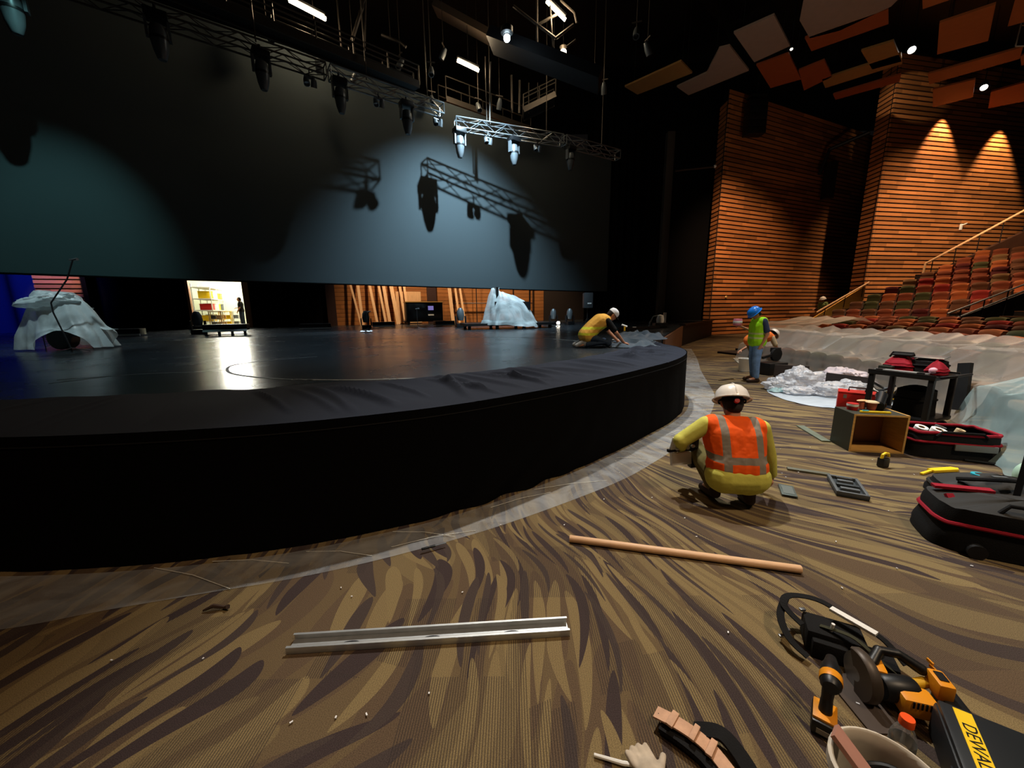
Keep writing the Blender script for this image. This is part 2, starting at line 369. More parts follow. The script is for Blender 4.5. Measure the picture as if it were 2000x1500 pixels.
# timber courses: each course split into boards of slightly different tone
def timber(name, base, contrast=.34, blen=2.2):
    m, nt, b = nodes_of(name); L = nt.links.new
    tc = N(nt, 'ShaderNodeTexCoord'); sp = N(nt, 'ShaderNodeSeparateXYZ'); L(tc.outputs['Object'], sp.inputs[0])
    oi = N(nt, 'ShaderNodeObjectInfo')
    bd = mathn(nt, 'FLOOR', mathn(nt, 'ADD', mathn(nt, 'MULTIPLY', sp.outputs[0], 1 / blen), mathn(nt, 'MULTIPLY', oi.outputs['Random'], 17.3)))
    wn = N(nt, 'ShaderNodeTexWhiteNoise', noise_dimensions='2D'); cb = N(nt, 'ShaderNodeCombineXYZ'); L(bd, cb.inputs[0]); L(mathn(nt, 'MULTIPLY', oi.outputs['Random'], 91.), cb.inputs[1]); L(cb.outputs[0], wn.inputs['Vector'])
    mp = N(nt, 'ShaderNodeMapping'); mp.inputs['Scale'].default_value = (.8, 10, 14); L(tc.outputs['Object'], mp.inputs['Vector'])
    gn = N(nt, 'ShaderNodeTexNoise'); gn.inputs['Scale'].default_value = 2; gn.inputs['Detail'].default_value = 5; L(mp.outputs[0], gn.inputs['Vector'])
    f = mathn(nt, 'ADD', mathn(nt, 'MULTIPLY_ADD', wn.outputs['Value'], contrast * 2, 1 - contrast), mathn(nt, 'MULTIPLY_ADD', gn.outputs['Fac'], .5, -.25))
    mx = N(nt, 'ShaderNodeMix', data_type='RGBA', blend_type='MULTIPLY'); mx.inputs[0].default_value = 1; mx.inputs[6].default_value = lin(base); L(f, mx.inputs[7]); L(mx.outputs[2], b.inputs['Base Color'])
    b.inputs['Roughness'].default_value = .55; b.inputs['Specular IOR Level'].default_value = .3
timber('timber_slat', '#ae7040', .36)
timber('timber_rear', '#a06636', .2)

# clear plastic sheeting: mostly see-through, with milky creases and sheen
def film(name, milky, glossy, tint='#dfe6ea', crease=3.0, rough=.22, bump=.6, tr=1.0, lo=.6, hi=1.5):
    m = bpy.data.materials.new(name); m.use_nodes = True; nt = m.node_tree; nt.nodes.clear(); L = nt.links.new; MATS[name] = m
    out = N(nt, 'ShaderNodeOutputMaterial'); tc = N(nt, 'ShaderNodeTexCoord')
    n1 = N(nt, 'ShaderNodeTexNoise'); n1.inputs['Scale'].default_value = crease; n1.inputs['Detail'].default_value = 6; n1.inputs['Distortion'].default_value = 1.6; L(tc.outputs['Object'], n1.inputs['Vector'])
    bp = N(nt, 'ShaderNodeBump'); bp.inputs['Strength'].default_value = bump; bp.inputs['Distance'].default_value = .05; L(n1.outputs['Fac'], bp.inputs['Height'])
    t = N(nt, 'ShaderNodeBsdfTransparent'); t.inputs[0].default_value = (tr, tr, tr, 1)
    d = N(nt, 'ShaderNodeBsdfDiffuse'); d.inputs[0].default_value = lin(tint); L(bp.outputs[0], d.inputs['Normal'])
    tl = N(nt, 'ShaderNodeBsdfTranslucent'); tl.inputs[0].default_value = lin(tint)
    g = N(nt, 'ShaderNodeBsdfGlossy'); g.inputs['Roughness'].default_value = rough; L(bp.outputs[0], g.inputs['Normal'])
    dd = N(nt, 'ShaderNodeMixShader'); dd.inputs[0].default_value = .3; L(d.outputs[0], dd.inputs[1]); L(tl.outputs[0], dd.inputs[2])
    m1 = N(nt, 'ShaderNodeMixShader'); mr = N(nt, 'ShaderNodeMapRange'); mr.inputs[1].default_value = .35; mr.inputs[2].default_value = .72; mr.inputs[3].default_value = milky * lo; mr.inputs[4].default_value = min(1, milky * hi); L(n1.outputs['Fac'], mr.inputs[0]); L(mr.outputs[0], m1.inputs[0])
    L(t.outputs[0], m1.inputs[1]); L(dd.outputs[0], m1.inputs[2])
    m2 = N(nt, 'ShaderNodeMixShader'); m2.inputs[0].default_value = glossy; L(m1.outputs[0], m2.inputs[1]); L(g.outputs[0], m2.inputs[2]); L(m2.outputs[0], out.inputs[0])
film('floor_film', .30, .06, '#d6dee4', crease=2.6, rough=.3, bump=.35)
film('seat_film', .38, .04, '#d0c6ba', crease=.8, rough=.4, bump=.05, lo=.88, hi=1.15)
film('near_film', .44, .06, '#b8d4d6', crease=.9, rough=.35, bump=.1, lo=.8, hi=1.25)
film('drum_film', .60, .05, '#d8e4e6', crease=1.2, rough=.4, bump=.15)
film('bottle_film', .10, .16, '#e8eef0', crease=20, rough=.12, bump=.1)
film('bag_film', .85, .08, '#eef2fa', crease=5, rough=.25, bump=.9)

# vest with reflective bands (printed stripes)
def vest(name, base, stripe, zs, xs, hw=.028):
    m, nt, b = nodes_of(name); L = nt.links.new
    tc = N(nt, 'ShaderNodeTexCoord'); sp = N(nt, 'ShaderNodeSeparateXYZ'); L(tc.outputs['Object'], sp.inputs[0])
    f = None
    for ax, lst in ((2, zs), (0, xs)):
        for v in lst:
            k = mathn(nt, 'LESS_THAN', mathn(nt, 'ABSOLUTE', mathn(nt, 'SUBTRACT', sp.outputs[ax], v)), hw)
            f = k if f is None else mathn(nt, 'MAXIMUM', f, k)
    mx = N(nt, 'ShaderNodeMix', data_type='RGBA'); L(f, mx.inputs[0]); mx.inputs[6].default_value = lin(base); mx.inputs[7].default_value = lin(stripe); L(mx.outputs[2], b.inputs['Base Color'])
    nn = N(nt, 'ShaderNodeTexNoise'); nn.inputs['Scale'].default_value = 9; L(tc.outputs['Object'], nn.inputs['Vector'])
    bp = N(nt, 'ShaderNodeBump'); bp.inputs['Strength'].default_value = .5; bp.inputs['Distance'].default_value = .03; L(nn.outputs['Fac'], bp.inputs['Height']); L(bp.outputs[0], b.inputs['Normal'])
    b.inputs['Roughness'].default_value = .75; b.inputs['Specular IOR Level'].default_value = .2
vest('orange_vest', '#ff6018', '#8d8478', [.46], [-.12, .13])
vest('green_vest', '#9ee41c', '#c8d890', [1.02, 1.12], [], .02)
vest('mixed_vest', '#e0a848', '#d8d83a', [.28, .40], [], .025)
# ================================================================== SETTING
HS = .93
fl = MB().grid(lambda u, v: (-16 + 46 * u, -4 + 36 * v, 0), 4, 4).build('floor', 'carpet'); struct(fl)
ce = MB().box((5, 14, 16.6), (70, 44, .2)).build('ceiling', 'black_paint'); struct(ce)

EDGE = [(-9.0, 4.2), (-7.5, 3.35), (-6, 2.78), (-4.7, 2.44), (-3.5, 2.33), (-2.6, 2.38), (-1.75, 2.53), (-1.1, 2.75), (-.4, 3.1), (.5, 3.76), (1.1, 4.28), (1.68, 4.84), (2.4, 5.6), (2.95, 6.4), (3.28, 7.2), (3.38, 8.0), (3.25, 8.8)]
edge = catmull([(x, y, 0) for x, y in EDGE], 150)
poly = [(p.x, p.y) for p in edge] + [(3.3, 9.6), (4.2, 10.6), (7.85, 17.7), (12.7, 24.2), (12.7, 30), (-1, 34), (-34, 24), (-34, 9)]
st = MB().prism(poly, 0.0, HS).build('stage_platform', 'stage_deck'); tag(st, 'black painted thrust stage platform with curved front', 'stage'); st['kind'] = 'structure'
fas = MB(); fas.bar((4.26, 10.6, .46), (7.9, 17.66, .46), .06, .92); fas.build('fascia', M('fascia_brown', '#5a3820', .6, var=.1), st)
MB().bar((7.95, 17.75, .48), (12.62, 24.1, .48), .06, .96).build('fascia', 'black_paint', st)
MB().bar((7.95, 17.75, .975), (12.62, 24.1, .975), .25, .05).build('edge_trim', M('dark_brown', '#1c120c', .5), st)
# chalked / taped floor lines on the deck
def ribbon(pts, wd, z, name, mat, parent):
    P = catmull([(x, y, z) for x, y in pts], 40); mb = MB(); v = []
    for i, p in enumerate(P):
        d = (P[min(i + 1, 40)] - P[max(i - 1, 0)]).normalized(); n_ = Vector((-d.y, d.x, 0)) * wd / 2; v += [p - n_, p + n_]
    mb.add(v, [(2*i, 2*i+1, 2*i+3, 2*i+2) for i in range(40)]); return mb.build(name, mat, parent)
M('line_paint', '#8f9898', .6)
M('line_faint', '#4c5558', .6)
for pts, wd, mt in [([(-2.0, 4.33), (-2.83, 4.49), (-3.7, 4.95), (-4.25, 5.68), (-4.2, 6.1), (-4.07, 6.3), (-3.5, 6.8)], .035, 'line_faint'), ([(1.14, 10.41), (1.5, 9.85), (1.95, 9.2)], .05, 'line_paint'),
                ([(-1.0, 4.42), (-1.79, 4.35), (-2.6, 4.42)], .04, 'line_paint'), ([(-1.6, 11.8), (-.3, 11.4), (1.14, 10.41)], .04, 'line_faint'), ([(-5.6, 4.6), (-4.9, 5.0), (-4.3, 5.1)], .03, 'line_faint'), ([(-5.4, 4.35), (-5.2, 4.85)], .03, 'line_faint')]:
    ribbon(pts, wd, HS + .003, 'floor_line', mt, st)

# black cloth over the stage front: top sheet and hanging skirt
INNER = [(-9.0, 5.2), (-7.3, 4.25), (-6, 3.72), (-4.7, 3.45), (-4.1, 3.6), (-3.1, 3.74), (-2.5, 3.84), (-2.05, 4.15), (-1.18, 4.3), (-.5, 4.75), (0, 5.05), (.7, 5.7), (1.29, 6.25), (1.85, 6.95), (2.39, 7.65), (2.75, 8.3), (2.9, 8.9)]
inner = catmull([(x, y, 0) for x, y in INNER], 150)
cl = thing('stage_cloth', 'black cloth draped over the curved stage front and hanging to the floor', 'cloth', (0, 0, 0))
nu, nv = 1150, 20
random.seed(42)
FOLDS = [(10.7 + 10.9 * (k + random.uniform(-.4, .4)) / 34, random.uniform(-.7, 1.1), random.uniform(.035, .075), random.uniform(.03, .07), random.uniform(.0, .3), random.uniform(.8, 1.0)) for k in range(34)] + [(random.uniform(5, 10.6), random.uniform(-.6, .6), random.uniform(.04, .08), random.uniform(.003, .008), 0, 1) for k in range(8)]
def topfn(u, v):
    i = u * 150; k = min(int(i), 149); t = i - k
    a = edge[k].lerp(edge[k+1], t); c = inner[k].lerp(inner[k+1], t)
    p = a.lerp(c, v); s = u * 22
    j = nz(s * 1.3, 3.1) * .10 * v
    p = a.lerp(c, min(1.05, v * (1 + j)))
    amp = .16 * (.3 + .7 * max(0, nz(s * .45, 9.) + .45)) * (1 if u > .42 else .3)
    sl = v * 1.6 * nz(s * .4, 7) + v * .8
    rg = lambda f, o, k: max(0, 1 - abs(nz(s * f + sl * f * .5, v * k + o)) * 5)
    wr = max(0, nz(s * 1.4 + sl, v * 1.2)) * amp * .30
    for fs, fsl, fwd, fh, v0, v1 in FOLDS:
        dd = (s - fs - fsl * v - .05 * sin(v * 5 + fs)) / fwd
        if abs(dd) < 3 and v0 < v < v1: wr += fh * math.exp(-dd * dd) * sin(pi * (v - v0) / (v1 - v0)) ** .5
    hz = HS + .012 + wr * min(1, v * 6) * (1 if v < .97 else .3)
    if v == 0: hz = HS + .012
    return (p.x, p.y, hz)
MB().grid(topfn, nu, nv).build('top_sheet', M('cloth_top', '#191f2c', .85, spec=.2, bump=.1, bscale=200), cl, smooth=True)
def skirtfn(u, v):
    i = u * 150; k = min(int(i), 149); t = i - k
    p = edge[k].lerp(edge[k+1], t); d = (edge[k+1] - edge[k]).normalized(); n_ = Vector((d.y, -d.x, 0)); s = u * 22
    dep = v; fold = (nz(s * 2.0 + .5 * v, 1.5) * .018 + nz(s * 4.5, v * 1.5) * .012) * dep * (1.3 - dep * .8)
    # one gathered sweep of swagged folds right of the middle
    gth = math.exp(-((s - 14.6 + 1.6 * v) / .9) ** 2)
    fold += gth * .03 * sin((s * 9 + v * v * 9)) * dep
    q = p + n_ * (.015 + .02 * dep + fold)
    return (q.x, q.y, HS + .012 - v * (HS + .006))
MB().grid(skirtfn, 360, 16).build('skirt', 'black_cloth', cl, smooth=True)
hem = [Vector(skirtfn(i / 150, .075)) for i in range(151)]
MB().tube(hem, .006, 5).build('seam', 'black_fabric', cl)

# plastic film on the floor along the stage front
OUT = [(-4.4, 1.75), (-3.6, 1.72), (-2.85, 1.80), (-2.41, 1.93), (-1.92, 2.06), (-1.36, 2.21), (-.75, 2.45), (-.01, 2.83), (1.0, 3.5), (1.62, 4.05), (2.2, 4.65), (2.9, 5.5), (3.5, 6.4), (4.05, 7.4), (4.5, 8.5), (5.3, 10.5), (6.4, 13.0), (7.7, 16.2)]
outr = catmull([(x, y, 0) for x, y in OUT], 150)
INN = [(-4.6, 2.30), (-3.5, 2.24), (-2.6, 2.28), (-1.75, 2.42), (-1.1, 2.65), (-.4, 3.0), (.5, 3.66), (1.1, 4.18), (1.7, 4.76), (2.45, 5.55), (3.0, 6.3), (3.42, 7.2), (3.5, 8.0), (3.6, 8.8), (4.0, 10), (4.6, 11.3), (5.6, 13.3), (7.3, 16.5)]
inr = catmull([(x, y, 0) for x, y in INN], 150)
def filmfn(u, v):
    i = u * 150; k = min(int(i), 149); t = i - k
    p = inr[k].lerp(inr[k+1], t).lerp(outr[k].lerp(outr[k+1], t), v); s = u * 24
    wr = max(0, nz(s * 1.7 - v * 3, v * 2.2)) ** 2 * .05 + max(0, nz(s * 4 + v * 6, v * 3, 5)) ** 2 * .03
    return (p.x, p.y, .006 + wr * sin(pi * min(1, v * 1.0)) ** .5)
tag(MB().grid(filmfn, 420, 12).build('plastic_film', 'floor_film', None, smooth=True), 'long clear plastic film laid on the carpet along the stage front', 'plastic film')
# raised crease lines in the film (bright when they catch the light)
flm = bpy.data.objects['plastic_film']
for k, (a, b) in enumerate([((-2.45, 2.30), (-1.78, 2.09)), ((-2.1, 2.36), (-1.55, 2.33)), ((-1.5, 2.46), (-1.0, 2.40)), ((-.95, 2.70), (-.45, 2.62)), ((-.2, 3.05), (.35, 3.32)), ((.2, 3.38), (.95, 3.56)), ((1.2, 4.15), (1.55, 4.1)), ((2.1, 4.95), (2.5, 5.2)), ((-.9, 2.50), (-.3, 2.70))]):
    MB().tube([(a[0], a[1], .012), ((a[0]+b[0])/2, (a[1]+b[1])/2 + .02, .018), (b[0], b[1], .012)], .0022, 5).build('crease', M('crease', '#d8dcd8', .4), flm)

# ------------------------------------------------------------------ slatted timber walls
PITCH = .25
def slat_wall(name, a, b, z0, z1, mat, label=None, toward=(0, -1), topcut=None, thick=.3, hgt=.172, dep=.055, pitch=PITCH):
    a = Vector((*a, 0)); b = Vector((*b, 0)); L_ = (b - a).length; d = (b - a) / L_; n_ = Vector((d.y, -d.x, 0))
    if n_.dot(Vector((*toward, 0))) < 0: n_ = -n_
    ang = atan2(d.y, d.x); c = (a + b) / 2 - n_ * (thick / 2)
    wall = MB().box((c.x, c.y, (z0 + z1) / 2), (L_, thick, z1 - z0), ang).build(name, M('wall_backing', '#160a05', .9)); struct(wall)
    me = MB().box((0, 0, 0), (L_, dep, hgt)).mesh('slat'); me.materials.append(MATS[mat]); z = z0 + pitch / 2; n = 0
    while z < z1:
        o = bpy.data.objects.new('slat', me); col.objects.link(o); q = (a + b) / 2 + n_ * (dep / 2)
        o.location = (q.x, q.y, z); o.rotation_euler = (0, 0, ang); o.parent = wall; z += pitch; n += 1
    return wall
W1 = Vector((12.75, 24.48)); D1 = Vector((.914, .407))
slat_wall('wall_right_1', W1 - D1 * .12, W1 + D1 * 22, 0, 14.0, 'timber_slat', thick=.06)
slat_wall('wall_right_2', (12.70, 25.35), (12.69, 24.44), 0, 13.6, 'timber_slat', toward=(-1, 0), thick=.1)
W2 = Vector((21.9, 24.1)); D2 = Vector((.98, .19))
slat_wall('wall_right_3', W2 - D2 * .11, W2 + D2 * 19, 0, 15.6, 'timber_slat', thick=.06)
slat_wall('wall_right_4', (21.95, 25.15), (21.84, 24.06), 0, 15.2, 'timber_slat', toward=(-1, 0), thick=.1)
# small wall fittings
for p, lb in [((13.75, 24.85, 1.2 + 1.2), 'small round brass fitting on the first timber wall near its corner')]:
    tag(MB().lathe([(0, 0), (.07, 0), (.08, .03), (.03, .06), (0, .06)], 14, xf((p[0], p[1] - .05, p[2]), rx=pi/2)).build('wall_fitting', M('brass', '#d8b070', .3, metal=.6), None, True), lb, 'fitting')
t = thing('wall_bracket', 'small pale bracket fixed on the second timber wall between the light pools', 'bracket', (28.4, 25.25, 6.55))
MB().box((0, 0, 0), (.12, .08, .35)).build('plate', 'white_plastic', t, bevel=.01); MB().tube([(0, -.05, .1), (.22, -.12, .2)], .025, 8).build('arm', 'white_plastic', t)
# black wing wall between scrim and the first timber wall, column, overhead blacks
wp = MB().box((9.0, 26.0, 8), (8.2, .2, 16)).build('wall_wing_right', 'black_cloth'); struct(wp)
dr = thing('side_drape', 'tall black side drape hanging beside the column', 'drape', (6.6, 25.2, 0))
MB().grid(lambda u, v: (-1.6 + 3.2 * u, .12 * sin(u * 46) , HS + .02 + v * 14), 120, 2).build('drape_panel', 'black_cloth', dr, smooth=True)
colm = thing('steel_column', 'dark grey steel column standing between the scrim and timber wall', 'column', (9.1, 23.6, 0))
MB().box((0, 0, 6.2), (.42, .36, 10.5)).build('shaft', M('column_grey', '#35322f', .6), colm, bevel=.02); MB().box((0, 0, .98), (.6, .5, .08)).build('base_plate', 'dark_metal', colm)
wb = thing('wall_pipe_bracket', 'thin grey horizontal pipe arm beside the steel column', 'pipe', (9.6, 23.9, 9.55))
MB().tube([(0, 0, 0), (2.4, .3, .3)], .05, 8).build('pipe', 'rig_metal', wb); MB().ell((2.45, .3, .32), .09, 10, 7).build('end_cap', 'white_plastic', wb, True)
# dark passage fittings between the two timber walls
bt = thing('passage_beam', 'dark bent pipe hanging in the passage between the timber walls', 'pipe', (0, 0, 0))
MB().tube([(21.7, 25.2, 12.0), (20.5, 26.6, 11.6), (20.2, 26.8, 10.2)], .12, 8).build('pipe', 'dark_metal', bt)
MB().box((20.9, 26.8, 9.8), (.5, .5, 2.2)).build('box', 'dark_metal', bt)
sp_ = thing('hanging_speaker', 'black line-array speaker hanging in front of the first timber wall', 'speaker', (14.0, 24.0, 0))
for k in range(5):
    MB().box((0, -.05 * k * .2, 13.0 - .36 * k), (1.0, .6, .34), m=xf((0, 0, 0))).build('speaker_box', 'black_plastic', sp_, bevel=.02)
MB().box((0, 0, 13.35), (.9, .5, .1)).build('frame', 'dark_metal', sp_); MB().tube([(0, 0, 13.4), (0, 0, 16.51)], .015, 6).build('cable', 'dark_metal', sp_)

# ------------------------------------------------------------------ scrim
SCR = [(-15.2, 8.6), (-13.3, 10.27), (-11.98, 11.53), (-10.42, 12.92), (-8.4, 14.4), (-6.22, 15.97), (-2.42, 18.9), (1.2, 21.6), (4.85, 24.2), (6.2, 25.1)]
scr = catmull([(x, y, 0) for x, y in SCR], 60)
def scrf(u, v):
    i = u * 60; k = min(int(i), 59); p = scr[k].lerp(scr[k+1], i - k); return (p.x, p.y, 2.8 + 7.9 * v)
M('scrim_cloth', '#3f474a', .95, spec=.1, bump=.05, bscale=150)
sm_ = MB().grid(scrf, 90, 10).build('scrim', 'scrim_cloth', None, True); tag(sm_, 'huge dark grey curved scrim hanging over the back of the stage', 'scrim')
MB().tube([Vector(scrf(i / 60, 0)) + Vector((0, 0, .02)) for i in range(61)], .03, 6).build('bottom_hem', 'black_cloth', sm_, True)

# ------------------------------------------------------------------ rear wall of the stage, doorway, lit store room
B0 = Vector((-17.0, 20.6, 0)); BD = Vector((.902, .431, 0)); BN = Vector((-.431, .902, 0))
def bw(t, n=0, z=0): return B0 + BD * t + BN * n + Vector((0, 0, z))
BA = atan2(.431, .902)
def wallseg(name, t0, t1, z0, z1, mat, n=.1, th=.2):
    p = bw((t0 + t1) / 2, n); return struct(MB().box((p.x, p.y, (z0 + z1) / 2), (t1 - t0, th, z1 - z0), BA).build(name, mat))
wallseg('wall_rear_1', -4.5, 0, HS, 10, 'black_cloth'); wallseg('wall_rear_2', 2.56, 6.6, HS, 10, 'black_cloth'); wallseg('wall_rear_3', 0, 2.56, 4.3, 10, 'black_cloth')
a = bw(6.6); b_ = bw(21.6)
slat_wall('wall_rear_4', (a.x, a.y), (b_.x, b_.y), HS, 7.0, 'timber_rear', toward=(.43, -.9), hgt=.232)
wallseg('wall_rear_5', 21.6, 30, HS, 8, M('dull_brown', '#2a1f18', .8))
for t0, wd in ((6.75, .5), (12.9, .62)):
    p = bw(t0, -.12); struct(MB().box((p.x, p.y, 3.5), (wd, .14, 5.2), BA).build('trim_1', M('post_brown', '#3c2620', .6)))
fr = thing('pipe_frame', 'dark thin pipe frame standing before the rear timber wall', 'frame', (0, 0, 0))
for t0 in (14.1, 16.0, 18.9, 20.2, 20.5): MB().tube([bw(t0, -.35, HS), bw(t0, -.35, 5.5)], .035, 6).build('upright', 'dark_metal', fr)
MB().tube([bw(14.1, -.35, 2.25), bw(20.5, -.35, 2.25)], .03, 6).build('cross_bar', 'dark_metal', fr)
# door frame + store room
df = thing('door_1', 'pale door frame of the bright store room opening', 'door frame'); df['kind'] = 'structure'
for t0, wd in ((-.04, .12), (2.5, .28)):
    p = bw(t0, .05); MB().box((p.x, p.y, 2.6), (wd, .3, 3.4), BA).build('jamb', M('jamb_wood', '#b07a55', .6), df)
def roomq(pts, name, mat): return struct(MB().add([tuple(p) for p in pts], [(0, 1, 2, 3)]).build(name, mat))
RT0, RT1, RN = -1.6, 3.6, 6.0
roomq([bw(RT0, .2, HS + .01), bw(RT1, .2, HS + .01), bw(RT1, RN, HS + .01), bw(RT0, RN, HS + .01)], 'floor_store', M('store_floor', '#a59a88', .5))
roomq([bw(RT0, RN, HS), bw(RT1, RN, HS), bw(RT1, RN, 4.6), bw(RT0, RN, 4.6)], 'wall_store_back', 'storage_wall')
roomq([bw(RT0, .2, HS), bw(RT0, RN, HS), bw(RT0, RN, 4.6), bw(RT0, .2, 4.6)], 'wall_store_left', 'storage_wall')
roomq([bw(RT1, .2, HS), bw(RT1, RN, HS), bw(RT1, RN, 4.6), bw(RT1, .2, 4.6)], 'wall_store_right', 'storage_wall')
roomq([bw(RT0, .2, 4.6), bw(RT1, .2, 4.6), bw(RT1, RN, 4.6), bw(RT0, RN, 4.6)], 'ceiling_store', 'storage_wall')
point('store_room_light_1', bw(1.0, 1.6, 4.1), 330, (1, .96, .84), .3)
point('store_room_light_2', bw(1.2, 4.2, 4.2), 330, (1, .96, .84), .3)
p = bw(2.1, 1.2, 3.75); t = thing('work_lamp', 'blazing white work lamp inside the store room doorway', 'lamp', p)
MB().ell((0, 0, 0), .10, 12, 8).build('bulb', 'room_tube', t, True); MB().lathe([(.12, .02), (.2, .14), (.05, .2)], 14).build('reflector', 'white_plastic', t, True); MB().tube([(0, 0, .2), (0, 0, .85)], .012, 6).build('cord', 'dark_metal', t)
# shelving, boxes and stacks in the store room
sh = thing('storage_rack', 'white storage rack loaded with yellow boxes on the store room left side', 'shelving', bw(.1, 3.2, HS), BA)
for z in (.35, 1.0, 1.65, 2.3): MB().box((0, 0, z), (.9, 3.0, .05)).build('shelf', 'white_plastic', sh)
for x in (-.42, .42):
    for y_ in (-1.45, 0, 1.45): MB().box((x, y_, 1.25), (.05, .05, 2.5)).build('upright', 'white_plastic', sh)
cols_ = ['bright_yellow', 'white_plastic', 'bright_yellow', 'plywood', 'red_plastic', 'white_plastic', 'bright_yellow', 'grey_plastic']
k = 0
for zi, z in enumerate((.375, 1.025, 1.675)):
    for j in range(4):
        q = sh.matrix_basis @ Vector((.12, -1.1 + .72 * j, z)); cc = cols_[k % 8]; nm = {'bright_yellow': 'yellow', 'white_plastic': 'white', 'plywood': 'brown', 'red_plastic': 'red', 'grey_plastic': 'grey'}[cc]
        t = thing('storage_box', f'{nm} storage box, {ordn(j)} along the {ordn(zi)} shelf of the store room rack', 'box', q, BA + .05 * nz(k), 'boxes on the store room rack')
        hh = .32 + .15 * abs(nz(k * 1.7, 2)); MB().box((0, 0, hh / 2), (.6, .5, hh)).build('body', cc, t, bevel=.015); MB().box((0, 0, hh + .012), (.63, .53, .03)).build('lid', cc, t); k += 1
for j, (tt, nn, cc, lb) in enumerate([(1.0, 2.2, 'bright_yellow', 'yellow crate cart in the middle of the store room'), (1.55, 2.6, 'white_plastic', 'white crate cart behind the middle of the store room'), (.75, 1.2, 'tan_sheet', 'low heap of pale sacks on the store room floor')]):
    q = bw(tt, nn, HS); t = thing('crate_cart', lb, 'cart', q, BA)
    for x in (-.28, .28):
        for y_ in (-.2, .2): MB().tube([(x, y_, 0), (x, y_, .95)], .025, 6).build('post', cc, t)
    for z in (.12, .5, .92): MB().box((0, 0, z), (.62, .46, .04)).build('tray', cc, t)
    for z in (.24, .62): MB().box((-.12, 0, z), (.2, .3, .2)).build('bin', 'plywood' if j == 0 else 'grey_plastic', t, bevel=.01); MB().box((.14, 0, z), (.2, .3, .2)).build('bin', cc, t, bevel=.01)
# blue-lit wing drapes at the far left
t = thing('wing_drape', 'blue-lit stage drape hanging at the far left wing', 'drape')
MB().grid(lambda u, v: (-33 + 13.6 * u, 15.8 + 4.0 * u + .18 * sin(u * 60), HS + 6.5 * v), 160, 2).build('drape_panel', M('drape_blue', '#3a3f52', .9), t, smooth=True)
slat_wall('wall_wing_left', (-20.9, 17.2), (-19.4, 17.7), 2.1, 4.5, 'timber_slat', toward=(.5, -.85), pitch=.2, hgt=.14)
spot('wing_slat_light', (-17.8, 14.6, 4.8), (-20.1, 17.4, 3.3), 500, WARM, 30, .6, .1)
# ================================================================== SEATING
CX, CY = -4.0, 10.0
def pol(R, deg, z=0): a = radians(deg); return Vector((CX + R * cos(a), CY + R * sin(a), z))
LOW = [(12.35 + .95 * k, .07 * k) for k in range(7)]
UPP = [(20.0 + .95 * j, .66 + .33 * j) for j in range(9)]
# stepped floor under the rows
tiers = MB()
def arcstep(R0, R1, a0, a1, z):
    n = 24; pts = [pol(R0, a0 + (a1 - a0) * i / n) for i in range(n + 1)] + [pol(R1, a1 - (a1 - a0) * i / n) for i in range(n + 1)]
    tiers.prism([(p.x, p.y) for p in pts], 0.0, z)
for k, (R, z) in enumerate(LOW):
    if k: arcstep(R - .5, R + .45, -22, 21, z)
arcstep(LOW[-1][0] + .45, 19.5, -22, 24, .5)
for R, z in UPP: arcstep(R - .5, R + .45, -10, 22.5, z)
struct(tiers.build('floor_seating_tiers', M('tier_carpet', '#2c1c14', .95, var=.2)))
# seat prototypes, one per upholstery colour
SEATC = {'rust': '#8e4526', 'orange': '#b4602f', 'red': '#9c2a1e', 'olive': '#4c4a26', 'brown': '#6e4226', 'dark red': '#5c1812', 'tan': '#84603a'}
M('seat_shell', '#2a1a12', .6)
PRO = {}
def seat_proto(cname):
    mt = M('seat_' + cname.replace(' ', '_'), SEATC[cname], .88, spec=.2, bump=.2, bscale=140, sheen=.2)
    # local: faces -x (towards the stage), y across, z up
    bk = MB(); n = 10
    def f(u, v):
        y_ = (u - .5) * .465; bow = .035 * (1 - (2 * u - 1) ** 2); z = .40 + .50 * v + (.035 * (1 - (2 * u - 1) ** 2) if v > .9 else 0)
        return (-.015 - bow + .10 * v - (.035 if .78 < v < .97 else 0), y_, z)
    bk.grid(f, n, 8); o = len(bk.v); bk.grid(lambda u, v: (f(u, v)[0] + .085 + (.03 if v < .97 else .025), f(u, v)[1], f(u, v)[2]), n, 8)
    k = n + 1
    for j in range(8):
        for s in (0, n): bk.f.append((j * k + s, (j + 1) * k + s, o + (j + 1) * k + s, o + j * k + s))
    for i in range(n): bk.f.append((8 * k + i, 8 * k + i + 1, o + 8 * k + i + 1, o + 8 * k + i)); bk.f.append((i, i + 1, o + i + 1, o + i))
    mb = bk.mesh('backrest'); cu = MB().box((-.20, 0, .46), (.36, .48, .12), m=xf((0, 0, 0)))
    return mt, mb, cu
def make_seat(cname):
    mt, mb, cu = seat_proto(cname); t = thing('theatre_seat', 'x', 'seat', (0, 0, -50))
    mb.materials.append(mt); mb.polygons.foreach_set('use_smooth', [True] * len(mb.polygons)); mb.set_sharp_from_angle(angle=radians(50))
    bm = bmesh.new(); bm.from_mesh(mb); bmesh.ops.recalc_face_normals(bm, faces=bm.faces); bm.to_mesh(mb); bm.free()
    o = bpy.data.objects.new('backrest', mb); col.objects.link(o); o.parent = t
    cu.build('seat_cushion', mt, t, bevel=.04)
    for s in (-1, 1): MB().box((-.16, s * .265, .60), (.36, .045, .04)).build('armrest', 'seat_shell', t, bevel=.01); MB().box((-.02, s * .265, .30), (.06, .03, .6)).build('standard', 'seat_shell', t)
    return t
for c in SEATC: PRO[c] = make_seat(c)
random.seed(5)
seats = 0
